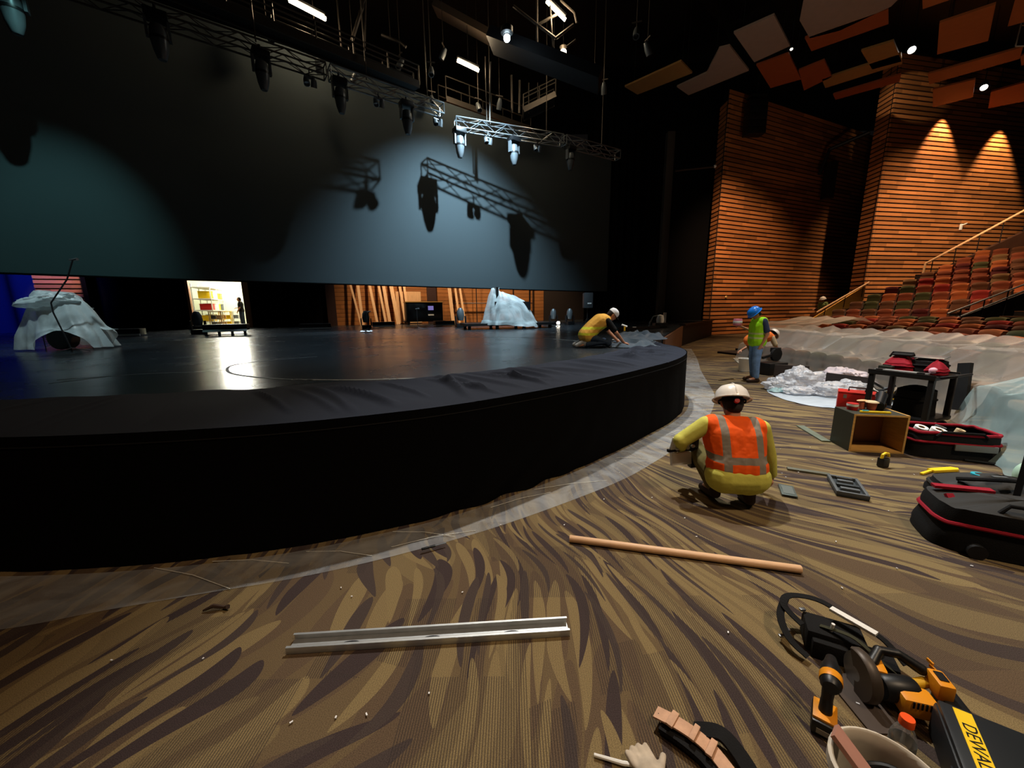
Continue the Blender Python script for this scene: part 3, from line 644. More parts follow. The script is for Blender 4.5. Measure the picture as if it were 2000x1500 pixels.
def place(row, tier, R, z, angs, covered=False, side='far'):
    global seats
    wts = ['rust'] * 6 + ['orange'] * 4 + ['red'] * 1 + ['olive'] * 3 + ['brown'] * 5 + ['dark red'] + ['tan'] * 2
    for i, a in enumerate(angs):
        c = random.choice(wts if not covered else ['olive', 'tan', 'brown', 'olive', 'tan'])
        p = pol(R, a, z)
        where = 'under plastic' if covered else {'far': 'from the stairs', 'near': 'right of the railing'}[side]
        lb = f'{c} theatre seat, {ordn(i)} in {tier} tier\'s {ordn(row)} row {where}'
        dup(PRO[c], p, radians(a), lb, f'seats of the {tier} tier'); seats += 1
def arc_angles(R, amax, amin, w=.56):
    d = math.degrees(w / R); out = []; a = amax
    while a > amin: out.append(a); a -= d
    return out
FOV = 1.42
for k, (R, z) in enumerate(LOW):
    amax = 10.3 + 1.55 * k
    A = [a for a in arc_angles(R, amax, -21) if pol(R, a).x / pol(R, a).y < FOV]
    place(k, 'lower', R, z, A, covered=k < 2)
for j, (R, z) in enumerate(UPP):
    amax = 21.3 - .38 * j
    A = [a for a in arc_angles(R, amax, -9) if pol(R, a).y > 13.65 and pol(R, a).x / pol(R, a).y < FOV]
    place(j, 'upper', R, z, A)
    if j < 3:
        A2 = [a for a in arc_angles(R, 6.4, -9) if pol(R, a).y < 12.2 and pol(R, a).x / pol(R, a).y < 1.46]
        if A2: place(j, 'upper', R, z, A2, side='near')
for c in PRO:
    for ch in list(PRO[c].children): bpy.data.objects.remove(ch)
    bpy.data.objects.remove(PRO[c])

# plastic sheeting over the front rows
def cover(name, label, a0, a1, R0, prof, mat, seed, cat='plastic sheet', nu=150):
    def fn(u, v):
        a = a0 + (a1 - a0) * u; i = v * (len(prof) - 1); k = min(int(i), len(prof) - 2); t = i - k
        r_ = prof[k][0] * (1 - t) + prof[k+1][0] * t; z = prof[k][1] * (1 - t) + prof[k+1][1] * t
        s = u * abs(a1 - a0) * .21
        ridge = (.055 * abs(sin(pi * s / .56)) ** .6 - .02) if z > .3 else .02 * cos(2 * pi * s / .56 + 1)
        ws = nz(s * 1.6 + v * 1.5, v * 2.2, seed) * .05 + max(0, 1 - 6 * abs(nz(s * 1.5 + v * 2, v * 1.2, seed + 3))) * .035
        sag = .06 * max(0, nz(s * 1.1, v * 2.5, seed + 7))
        fr_ = .3 if v < .4 else 1
        return tuple(pol(R0 + r_ + ws * .6 * fr_ + (ridge if v < .4 else 0), a, max(.012, z + (ws * fr_ + ridge * 1.1 - sag * fr_) * (0 if z < .03 else 1))))
    return tag(MB().grid(fn, nu, 44).build(name, mat, None, True), label, cat)
cover('plastic_sheet', 'milky plastic sheet draped over the front seat rows behind the cart', 11.6, -24.6, 0, [(11.5, .012), (11.58, .2), (11.64, .42), (11.67, .56), (11.74, .60), (11.9, .63), (12.2, .85), (12.42, 1.0), (12.65, .97), (13.1, .96), (13.40, 1.09), (13.55, .95)], 'seat_film', 1, nu=220)
cover('plastic_sheet', 'crumpled plastic sheet heaped over far seats below the stairs', 19.2, 10.6, 0, [(13.6, .35), (14.0, .8), (14.5, 1.12), (15.0, 1.16), (15.6, 1.25), (16.2, 1.32), (16.6, 1.2)], 'seat_film', 20, nu=60)
cover('plastic_sheet', 'pale blue plastic sheet draped over the nearest seat block at right edge', -26.8, -46, 0, [(11.05, .012), (11.2, .2), (11.28, .5), (11.34, .66), (11.55, .74), (12.0, .93), (12.4, 1.0), (13.2, 1.02), (13.6, .9)], 'near_film', 31, nu=120)
for k in range(2):
    R = 12.0 + .95 * k
    A = arc_angles(R, -28.2, -40)
    mt = 'brown' if k else 'olive'
    for i, a in enumerate(A):
        t = make_seat(random.choice(['olive', 'tan', 'brown'])); t.location = pol(R, a, 0); t.rotation_euler = (0, 0, radians(a)); t['group'] = 'seats of the nearest block'
        t['label'] = f'theatre seat under pale blue plastic, {ordn(i)} of {ordn(k)} row in nearest block'
# dark sheet standing in for the shade of the opening between the blocks
tag(MB().box((0, 0, .3), (.5, .05, .58), m=xf(pol(11.95, -25.4), rz=radians(-25.4))).build('gap_shade_panel', M('gap_shade', '#24140c', .6), None, bevel=.01), 'dark panel standing in for the shaded opening at the aisle gap', 'panel')

# stairs at the far side with a timber stringer, handrails
t = thing('stair_flight', 'wood-sided stair flight rising beside the far end of the seats', 'stairs')
MB().add([(14.9, 18.95, .7), (17.25, 18.95, 2.0), (17.25, 18.95, 2.72), (14.9, 18.95, 1.16), (14.9, 19.03, .7), (17.25, 19.03, 2.0), (17.25, 19.03, 2.72), (14.9, 19.03, 1.16)], [(0, 1, 2, 3), (7, 6, 5, 4), (3, 2, 6, 7), (0, 4, 5, 1), (1, 5, 6, 2), (0, 3, 7, 4)]).build('stringer', 'stair_wood', t)
for k in range(7): MB().box((15.0 + .33 * k, 19.7, .55 + .13 + .19 * k), (.36, 1.3, .16 + .02 * k)).build('tread', M('tread_wood', '#8a5a28', .5), t)
h = thing('stair_handrail', 'pale wooden handrail of the far stair flight', 'handrail')
MB().tube([(15.0, 18.9, 1.45), (17.35, 18.9, 2.85)], .045, 8).build('rail', 'pale_wood', h, True)
for x in (15.4, 16.3, 17.1): MB().tube([(x, 18.92, .9 + (x - 15) * .6), (x, 18.9, 1.45 + (x - 15) * .6)], .015, 6).build('baluster', 'dark_metal', h)
h = thing('wall_handrail', 'long pale handrail climbing along the second timber wall', 'handrail')
MB().tube([(20.75, 19.75, 2.9), (20.85, 19.8, 3.78), (25.9, 19.8, 6.62)], .05, 8).build('rail', 'pale_wood', h, True)
for k in range(5): MB().tube([(21.2 + 1.05 * k, 19.8, 2.9 + .59 * k), (21.2 + 1.05 * k, 19.8, 3.97 + .59 * k)], .02, 6).build('post', 'dark_metal', h)
struct(MB().add([(19.3, 19.75, 0), (26.5, 19.75, 0), (26.5, 19.75, 5.75), (19.3, 19.75, 2.35), (19.3, 19.95, 0), (26.5, 19.95, 0), (26.5, 19.95, 5.75), (19.3, 19.95, 2.35)], [(0, 1, 2, 3), (7, 6, 5, 4), (3, 2, 6, 7), (0, 4, 5, 1), (1, 5, 6, 2), (0, 3, 7, 4)]).build('wall_stair_parapet', 'brown_wall'))
h = thing('aisle_handrail', 'double steel handrail along the aisle steps between seat sections', 'handrail')
for dz in (0, -.22):
    MB().tube([(15.15 - dz * .8, 13.35, 1.42 + dz), (18.2, 13.35, 2.62 + dz)], .028, 8).build('rail', 'steel', h, True)
for k in range(4): MB().tube([(15.6 + .75 * k, 13.35, .6 + .29 * k), (15.6 + .75 * k, 13.35, 1.6 + .295 * k)], .02, 6).build('post', 'dark_metal', h)
MB().add([(15.2, 13.36, .5), (18.2, 13.36, 1.6), (18.2, 13.36, 2.3), (15.2, 13.36, 1.12), (15.2, 13.40, .5), (18.2, 13.40, 1.6), (18.2, 13.40, 2.3), (15.2, 13.40, 1.12)], [(0, 1, 2, 3), (7, 6, 5, 4), (3, 2, 6, 7), (0, 4, 5, 1), (1, 5, 6, 2), (0, 3, 7, 4)]).build('infill_panel', 'dark_metal', h)
t = thing('aisle_steps', 'dark carpeted aisle steps with pale nosings between seat sections', 'steps')
for k in range(6):
    MB().box((15.3 + .475 * k, 12.85, .62 + .165 * k - .04), (.48, .95, .16)).build('step', M('step_carpet', '#1c1210', .9), t); MB().box((15.07 + .475 * k, 12.85, .62 + .165 * k + .03), (.03, .95, .03)).build('nosing', M('nosing', '#6a4a34', .5), t)

# ================================================================== CEILING PANELS
PANELS = [([(5.75,21.17),(7.69,19.25),(8.6,20.12),(6.61,21.87)],'tan_panel','narrow dark tan ceiling panel, leftmost of the hanging panels'),
([(8.35,21.23),(9.27,20.13),(8.95,18.44),(9.3,18.28),(11.16,19.98),(9.28,21.98)],'grey_panel','cut-cornered greyish ceiling panel next to the leftmost tan one'),
([(9.04,17.53),(10.03,16.61),(11.87,18.33),(11.03,19.38)],'grey_panel','square pale grey ceiling panel, brightest of the hanging panels'),
([(11.26,19.6),(12.16,18.82),(14.13,20.71),(13.13,21.42)],'rust_panel','square rust ceiling panel just below the pale grey square'),
([(13.5,20.02),(14.1,19.3),(15.47,20.53),(15.0,21.68)],'rust_panel','small rust ceiling panel overlapping the square rust one'),
([(10.6,15.9),(13.78,14.6),(14.08,16.26),(13.22,17.46),(12.36,17.88),(11.2,16.89)],'grey_panel','large pale brown ceiling panel cut by the top of the picture'),
([(12.15,17.88),(14.1,16.38),(14.84,17.13),(13.04,18.67)],'rust_panel','long rust ceiling panel under the large pale brown one'),
([(15.2,18.7),(16.0,18.1),(17.7,19.44),(16.9,20.0)],'tan_panel','stubby tan ceiling panel beside the first bright downlight'),
([(15.14,20.73),(17.13,18.91),(17.9,19.62),(15.92,21.48)],'tan_panel','long narrow tan ceiling panel left of the downlight'),
([(16.82,22.09),(18.64,20.4),(19.19,21.02),(17.37,22.59)],'rust_panel','lowest thin dark rust ceiling panel left of the lit timber corner'),
([(14.2,15.3),(15.6,14.4),(15.9,16.0),(15.4,16.4)],'orange_panel','orange ceiling panel tip at the top edge of the picture'),
([(16.81,17.11),(17.86,16.2),(20.0,18.16),(18.8,19.0)],'orange_panel','large orange ceiling panel right of the first bright downlight'),
([(18.2,15.9),(18.78,15.58),(20.4,16.9),(19.77,17.35)],'orange_panel','orange ceiling panel in the top right corner'),
([(19.93,20.42),(22.0,18.57),(22.9,19.36),(20.92,21.27)],'orange_panel','long thin orange ceiling panel under the large orange one'),
([(21.6,21.73),(22.75,20.88),(24.55,22.5),(23.54,23.5)],'orange_panel','small square orange ceiling panel left of the second downlight'),
([(24.92,22.03),(25.9,20.74),(28.46,22.58),(26.84,23.69)],'rust_panel','rust ceiling panel right of the second downlight'),
([(22.69,19.18),(23.08,18.69),(24.28,19.56),(23.6,19.84)],'orange_panel','orange ceiling panel sliver at the right edge')]
for pts, mt, lb in PANELS:
    t = thing('ceiling_panel', lb, 'ceiling panel', (0, 0, 0), group='hanging acoustic ceiling panels')
    MB().prism(pts, 12.5, 12.58).build('panel_board', mt, t, fixn=True)
    c = Vector((sum(p[0] for p in pts) / len(pts), sum(p[1] for p in pts) / len(pts), 0))
    for p in (pts[0], pts[2]):
        q = c.lerp(Vector((*p, 0)), .7); MB().tube([(q.x, q.y, 12.58), (q.x, q.y, 16.5)], .012, 5).build('hanger', 'dark_metal', t)
def can_light(loc, tgt, lb, mat='lamp_white', r=.17):
    t = thing('downlight', lb, 'downlight', loc); d = (Vector(tgt) - Vector(loc)).normalized(); q = d.to_track_quat('-Z', 'Y').to_matrix().to_4x4()
    MB().lathe([(0, .5), (r * .8, .5), (r, .42), (r, -.02), (r * .92, -.02), (r * .9, .2), (0, .2)], 18, q).build('can', 'black_plastic', t, True)
    MB().lathe([(0, .03), (r * .88, .03)], 18, q).build('lamp_face', mat, t)
    MB().tube([(0, 0, .3), (0, 0, 16.4 - loc[2])], .015, 5).build('hanger', 'dark_metal', t); return t
can_light((17.75, 19.1, 12.75), (15.5, 15.0, 8.0), 'bright white downlight between tan and orange ceiling panels', r=.15)
can_light((24.6, 22.1, 12.75), (21.0, 18.6, 8.6), 'bright white downlight above the second timber wall', r=.15)
can_light((12.35, 18.95, 12.75), (10.5, 15.0, 8.0), 'tiny pinkish downlight beside the pale grey ceiling panel', 'small_lamp', .06)
t = thing('panel_ladder_frame', 'dark ladder frame hanging between the orange ceiling panels', 'frame')
for dx in (0, .5): MB().tube([(21.0 + dx, 18.0, 12.2), (20.0 + dx, 17.0, 14.6)], .03, 6).build('side', 'rig_metal', t)
for k in range(5): f = k / 4; MB().tube([(21.0 - f, 18.0 - f, 12.2 + 2.4 * f), (21.5 - f, 18.0 - f, 12.2 + 2.4 * f)], .025, 6).build('rung', 'truss_metal', t)

# ================================================================== RIGGING
def truss(name, label, a, b, sz=.34, bay=.5, mat='truss_metal'):
    t = thing(name, label, 'truss'); a = Vector(a); b = Vector(b); L_ = (b - a).length; d = (b - a) / L_; s = d.cross(Vector((0, 0, 1))).normalized() * sz / 2; u_ = Vector((0, 0, sz / 2))
    C4 = [(-1, -1), (1, -1), (1, 1), (-1, 1)]
    for i, j in C4: MB().tube([a + s * i + u_ * j, b + s * i + u_ * j], .026, 8).build('chord', mat, t, True)
    n = max(2, int(L_ / bay)); lc = MB()
    faces = [((-1, -1), (-1, 1)), ((1, -1), (1, 1)), ((-1, 1), (1, 1)), ((-1, -1), (1, -1))]
    for (c1_, c2_) in faces:
        for k in range(n):
            p, q = (c1_, c2_) if k % 2 else (c2_, c1_)
            MB().tube([a + d * L_ * k / n + s * p[0] + u_ * p[1], a + d * L_ * (k + 1) / n + s * q[0] + u_ * q[1]], .013, 5).build('lacing', mat, t)
    for e in (a, b):
        for k in range(4):
            p = C4[k]; q = C4[(k + 1) % 4]; MB().tube([e + s * p[0] + u_ * p[1], e + s * q[0] + u_ * q[1]], .018, 5).build('end_bar', mat, t)
    return t
TZ = 8.95
truss('lighting_truss', 'long dark lighting truss at upper left with black moving lights', (-9.9, 10.0, TZ), (-5.6, 13.2, TZ), mat='rig_metal')
truss('lighting_truss', 'middle lighting truss ending at the bright gap', (-5.5, 13.27, TZ), (-2.45, 15.55, TZ))
truss('lighting_truss', 'bright silver lighting truss lit by the white grid lamp', (-2.1, 16.55, TZ), (2.3, 18.2, TZ), .36)
truss('lighting_truss', 'dark far end of the lighting truss fading to the right', (2.4, 18.24, TZ), (5.2, 19.9, TZ), .36)
for i, (x, y_) in enumerate([(-9.0, 10.66), (-7.0, 12.15), (-4.6, 13.95), (-2.9, 15.2), (-.75, 17.06), (1.6, 17.94), (4.3, 19.4)]):
    tag(MB().tube([(x, y_, TZ + .17), (x, y_, 16.4)], .018, 6).build('hanging_cable', 'rig_metal'), f'vertical hanging cable of the lighting trusses, {ordn(i)} from the left', 'cable', 'truss hanging cables')
def mover(loc, rz, lb, s=1.0, tilt=0):
    t = thing('moving_light', lb, 'stage light', loc, rz, 'moving lights on the trusses')
    MB().box((0, 0, -.09 * s), (.42 * s, .34 * s, .16 * s)).build('base', 'black_plastic', t, bevel=.025)
    MB().tube([(0, 0, 0), (0, 0, .14)], .03, 8).build('clamp', 'dark_metal', t)
    for k in (-1, 1): MB().bar((k * .2 * s, 0, -.17 * s), (k * .2 * s, 0, -.55 * s), .05 * s, .14 * s).build('yoke_arm', 'lamp_body', t)
    q = xf((0, 0, -.5 * s), rx=tilt)
    MB().lathe([(0, .22 * s), (.13 * s, .22 * s), (.165 * s, .1 * s), (.17 * s, -.06 * s), (.14 * s, -.28 * s), (.09 * s, -.45 * s), (.075 * s, -.47 * s), (0, -.46 * s)], 18, q).build('head', 'lamp_body', t, True); hd = [c_ for c_ in t.children if c_.name.startswith('head')][0]
    MB().lathe([(.172 * s, -.02 * s), (.176 * s, -.05 * s), (.172 * s, -.08 * s)], 18, q).build('head_band', 'black_plastic', hd, True)
    return t
TA = atan2(.745, 1.0)
for i, (x, y_, s, lb) in enumerate([(-8.35, 10.5, 1.05, 'black moving light at the upper left corner under the truss'), (-6.78, 11.9, 1.0, 'silhouetted moving light, second from the left on the dark truss'), (-5.2, 13.2, 1.0, 'dim moving light under the middle of the dark truss'), (-3.5, 14.55, 1.05, 'grey moving light left of the bright truss gap'), (-1.95, 16.5, 1.1, 'silver moving light under the left end of the bright truss'), (.2, 17.35, 1.1, 'silver moving light right of the bright truss middle'), (2.7, 18.3, 1.0, 'dim moving light under the dark far truss end'), (-10.6, 9.5, 1.1, 'teal-lit moving light cut by the top left corner')]):
    mover((x, y_, 8.76), TA + .2 * nz(i * 3.3), lb, s, .12 * nz(i * 2.1))
def par(loc, lb):
    t = thing('par_light', lb, 'stage light', loc, TA, 'small lamps on the trusses')
    MB().tube([(0, 0, .22), (0, 0, 0)], .02, 6).build('clamp', 'dark_metal', t)
    for k in (-1, 1):
        q = xf((k * .1, 0, -.12), rx=.4 * k)
        MB().lathe([(0, .14), (.06, .14), (.085, .02), (.09, -.1), (.08, -.1), (.07, 0), (0, .03)], 14, q).build('can', 'truss_metal', t, True)
    MB().box((0, 0, 0), (.32, .06, .05)).build('cross_bar', 'truss_metal', t)
for p, lb in [((-2.6, 15.45, 8.62), 'small twin lamp at the end of the middle truss'), ((-.85, 17.0, 8.6), 'small bright twin lamp under the silver truss'), ((1.2, 17.8, 8.6), 'small twin lamp near the right end of the silver truss'), ((-5.95, 12.9, 8.62), 'small dark twin lamp under the left truss'), ((-4.3, 14.1, 8.62), 'small dark twin lamp beside the grey moving light')]: par(p, lb)
# the bare white grid lamp
t = thing('grid_lamp', 'blazing cool white lamp hanging in the grid above the silver truss', 'lamp', (-.03, 14.5, 10.57))
MB().ell((0, 0, 0), .11, 14, 9).build('bulb', 'lamp_cool', t, True); MB().lathe([(.10, .10), (.2, .14), (.2, .3), (.05, .36), (0, .36)], 18).build('housing', 'dark_metal', t, True); MB().tube([(0, 0, .36), (0, 0, 5.8)], .02, 6).build('cable', 'rig_metal', t)
# catwalks, pipes, tubes and lamps of the grid
def tubelamp(a, b, lb, power, colr=(1, .74, .45)):
    t = thing('tube_lamp', lb, 'lamp'); a = Vector(a); b = Vector(b)
    MB().tube([a, b], .06, 10).build('tube', 'lamp_warm', t, True); MB().bar(a + Vector((0, 0, .1)), b + Vector((0, 0, .1)), .2, .06).build('housing', 'dark_metal', t)
    MB().tube([(a + b) / 2 + Vector((0, 0, .13)), ((a + b) / 2).to_2d().to_3d() + Vector((0, 0, 16.4))], .012, 5).build('cable', 'dark_metal', t)
    point('tube_lamp_light', (a + b) / 2 + Vector((0, -.15, -.2)), power, colr, .15)
tubelamp((-6.86, 14.0, 11.37), (-5.85, 14.2, 10.98), 'bright warm tube lamp at the top of the catwalk', 110)
tubelamp((-2.05, 17.5, 11.65), (-1.2, 17.6, 11.33), 'warm tube lamp glowing behind the hanging cables', 130)
tubelamp((1.37, 15.5, 12.29), (2.04, 15.6, 11.78), 'diagonal warm tube lamp inside the hexagonal pipe frame', 90)
for p, lb in [((1.8, 17.0, 11.41), 'lower warm bulb under the hexagonal frame'), ((2.16, 17.0, 11.58), 'upper warm bulb under the hexagonal frame')]:
    t = thing('bulb_lamp', lb, 'lamp', p); MB().ell((0, 0, 0), .13, 12, 8).build('bulb', 'lamp_warm', t, True); MB().lathe([(.08, .11), (.15, .2), (.04, .3)], 14).build('shade', 'rig_metal', t, True); MB().tube([(0, 0, .3), (0, 0, 4.9)], .012, 5).build('cable', 'dark_metal', t)
point('bulb_light', (2.0, 16.7, 11.4), 40, (1, .75, .45), .1)
def rigbars(name, lb, segs, cat, part='bar'):
    t = thing(name, lb, cat)
    for a, b, r_ in segs: MB().tube([a, b], r_, 8).build(part, 'rig_metal', t, True)
    return t
def catwalk(lb, a, b, rail=.9, wd=.8, mat='rig_metal'):
    t = thing('catwalk', lb, 'catwalk'); a = Vector(a); b = Vector(b); d = (b - a).normalized(); s = d.cross(Vector((0, 0, 1))).normalized() * wd / 2; L_ = (b - a).length
    MB().bar(a, b, wd, .1).build('deck', 'dark_metal', t)
    for k in (-1, 1):
        MB().bar(a + s * k, b + s * k, .06, .22).build('side_beam', mat, t)
        for h_ in (.45, rail): MB().tube([a + s * k + Vector((0, 0, h_)), b + s * k + Vector((0, 0, h_))], .025, 6).build('rail', mat, t)
        n = max(2, int(L_ / 1.0))
        for i in range(n + 1): q = a + d * L_ * i / n + s * k; MB().tube([q, q + Vector((0, 0, rail))], .025, 6).build('post', mat, t)
    return t
catwalk('catwalk with railings running along the upper left grid', (-9.5, 10.9, 9.95), (-3.3, 15.4, 9.6), .6, .5)
catwalk('catwalk with railings behind the silver truss', (-3.0, 19.3, 11.0), (.9, 22.0, 10.9))
catwalk('short catwalk end deck near the hexagonal frame', (.65, 19.0, 10.35), (2.05, 19.0, 10.95), .6)
rigbars('hexagon_frame', 'grey hexagonal pipe frame at the top beside the white lamp', [((.21, 15.5, 12.15), (1.05, 15.5, 11.58), .05), ((1.05, 15.5, 11.58), (1.69, 15.5, 11.16), .05), ((1.69, 15.5, 11.16), (2.32, 15.5, 11.57), .05), ((1.05, 15.5, 11.58), (1.74, 15.5, 11.89), .045), ((1.86, 15.5, 12.31), (2.35, 15.5, 11.93), .045), ((2.35, 15.5, 11.93), (2.44, 15.5, 11.62), .045), ((1.02, 15.5, 12.9), (1.04, 15.5, 10.6), .045), ((2.1, 15.5, 10.9), (2.4, 15.5, 11.1), .04), ((1.45, 15.5, 12.6), (1.6, 15.5, 10.9), .03)], 'pipe frame', 'pipe')
rigbars('grid_pipes', 'slanting thick pipes right of the warm tube lamp', [((-4.7, 15.0, 12.3), (-5.35, 15.0, 10.85), .06), ((-4.75, 15.0, 12.3), (-4.94, 15.0, 10.54), .03), ((-5.75, 15.0, 12.6), (-5.72, 15.0, 10.2), .03)], 'pipes', 'pipe')
rigbars('angled_pipe', 'short pale bent pipe above the middle truss', [((-4.61, 16.0, 11.64), (-3.97, 16.0, 11.41), .05), ((-3.97, 16.0, 11.41), (-3.74, 16.0, 11.24), .05), ((-4.3, 16.0, 11.5), (-4.3, 16.0, 16.51), .012)], 'pipe', 'pipe')
rigbars('hanging_rods', 'cluster of vertical rods hanging behind the silver truss', [((-.69, 17.0, 11.3), (-.78, 17.0, 9.2), .03), ((-.9, 17.2, 11.6), (-.9, 17.2, 9.2), .02), ((.14, 19.0, 11.9), (.15, 19.0, 10.4), .05), ((.5, 19.0, 11.7), (.47, 19.0, 10.4), .05), ((.9, 19.0, 11.6), (.9, 19.0, 10.4), .025), ((1.3, 19.0, 11.6), (1.3, 19.0, 10.5), .02)], 'rods', 'rod')
tag(MB().bar((-2.9, 18.0, 13.8), (-.3, 17.6, 12.3), .7, .25).build('grid_beam', M('beam_brown', '#4a3f35', .6)), 'broad brownish grid beam left of the white lamp', 'beam')
tag(MB().bar((-.6, 16.2, 11.55), (3.3, 15.4, 9.75), 1.1, .35).build('dark_duct', M('duct_black', '#0a0b10', .5)), 'black sloping duct below the white lamp', 'duct')
random.seed(3)
for i, (x, y_, z) in enumerate([(-2.6, 17.5, 11.9), (-3.0, 16.8, 10.9), (-4.1, 16.5, 11.0), (-3.2, 17.8, 10.4), (-1.3, 18.2, 10.3), (-.4, 18.6, 10.6), (-6.4, 14.6, 9.9), (-7.6, 13.9, 10.4), (-5.4, 15.2, 9.9), (3.6, 18.0, 11.4), (3.9, 17.5, 10.6), (4.4, 15.0, 11.0), (4.9, 15.3, 10.7)]):
    t = thing('grid_fixture', f'small unlit lantern hung in the dark grid, {ordn(i)} from the middle', 'stage light', (x, y_, z), random.uniform(0, 6), 'unlit lanterns in the grid')
    MB().lathe([(0, .2), (.07, .18), (.11, 0), (.11, -.22), (.09, -.22), (.08, -.05), (0, -.05)], 14, xf(rx=.5)).build('body', 'lamp_body', t, True); MB().tube([(0, 0, .1), (0, 0, 16.51 - z)], .012, 6).build('hook', 'rig_metal', t); MB().bar((-.16, 0, .3), (.16, 0, .3), .04, .04).build('yoke', 'rig_metal', t)
# ================================================================== PEOPLE
V = lambda *a: Vector(a)
def hand(mb, wr, d, up, side, curl=.6):
    d = Vector(d).normalized(); up = Vector(up); up = (up - d * up.dot(d)).normalized(); lat = d.cross(up) * side   # lat points to the thumb side
    T = Matrix(((lat.x, d.x, up.x, 0), (lat.y, d.y, up.y, 0), (lat.z, d.z, up.z, 0), (0, 0, 0, 1)))
    c = wr + d * .052; mb.ell((0, 0, 0), (.041, .052, .019), 12, 8, Matrix.Translation(c) @ T)
    mb.limb([wr - d * .01, c], [.027, .026])
    for k, (o, ln) in enumerate(((.029, .078), (.010, .086), (-.010, .080), (-.029, .062))):
        p = wr + d * .088 + lat * o; path = [p - d * .02, p]; a = 0
        for f in (.45, .32, .23):
            a += curl * .75; p = p + (d * cos(a) - up * sin(a)) * ln * f; path.append(p)
        mb.limb(path, [.0100, .0098, .0094, .0088, .0080], 8)
    p = wr + d * .03 + lat * .032; path = [p - lat * .012, p + (lat * .9 + d * .6) * .026, p + (lat * .7 + d * 1.0 - up * .5 * curl) * .046, p + (lat * .45 + d * 1.35 - up * 1.0 * curl) * .058]
    mb.limb(path, [.013, .0125, .0110, .0095], 8)
def torso(mb, J, g, wide=.075, low=True, r=(.125, .118, .122)):
    ax = (J['shR'] - J['shL']).normalized()
    for s in (-1, 0, 1):
        mb.limb([J['pelvis'] + ax * s * wide, J['mid'] + ax * s * wide * .85, J['chest'] + ax * s * wide * 1.15], [r[0] + g, r[1] + g, r[2] + g])
    ct = J['chest'].lerp(J['neck'], .35)
    mb.limb([J['shL'].lerp(ct, .25), ct, J['shR'].lerp(ct, .25)], [.072 + g, .095 + g, .072 + g])
def head_matrix(J): return Matrix.Translation(J['head']) @ rotz(J.get('turn', 0)) @ Matrix.Rotation(-J.get('nod', 0), 4, 'X')
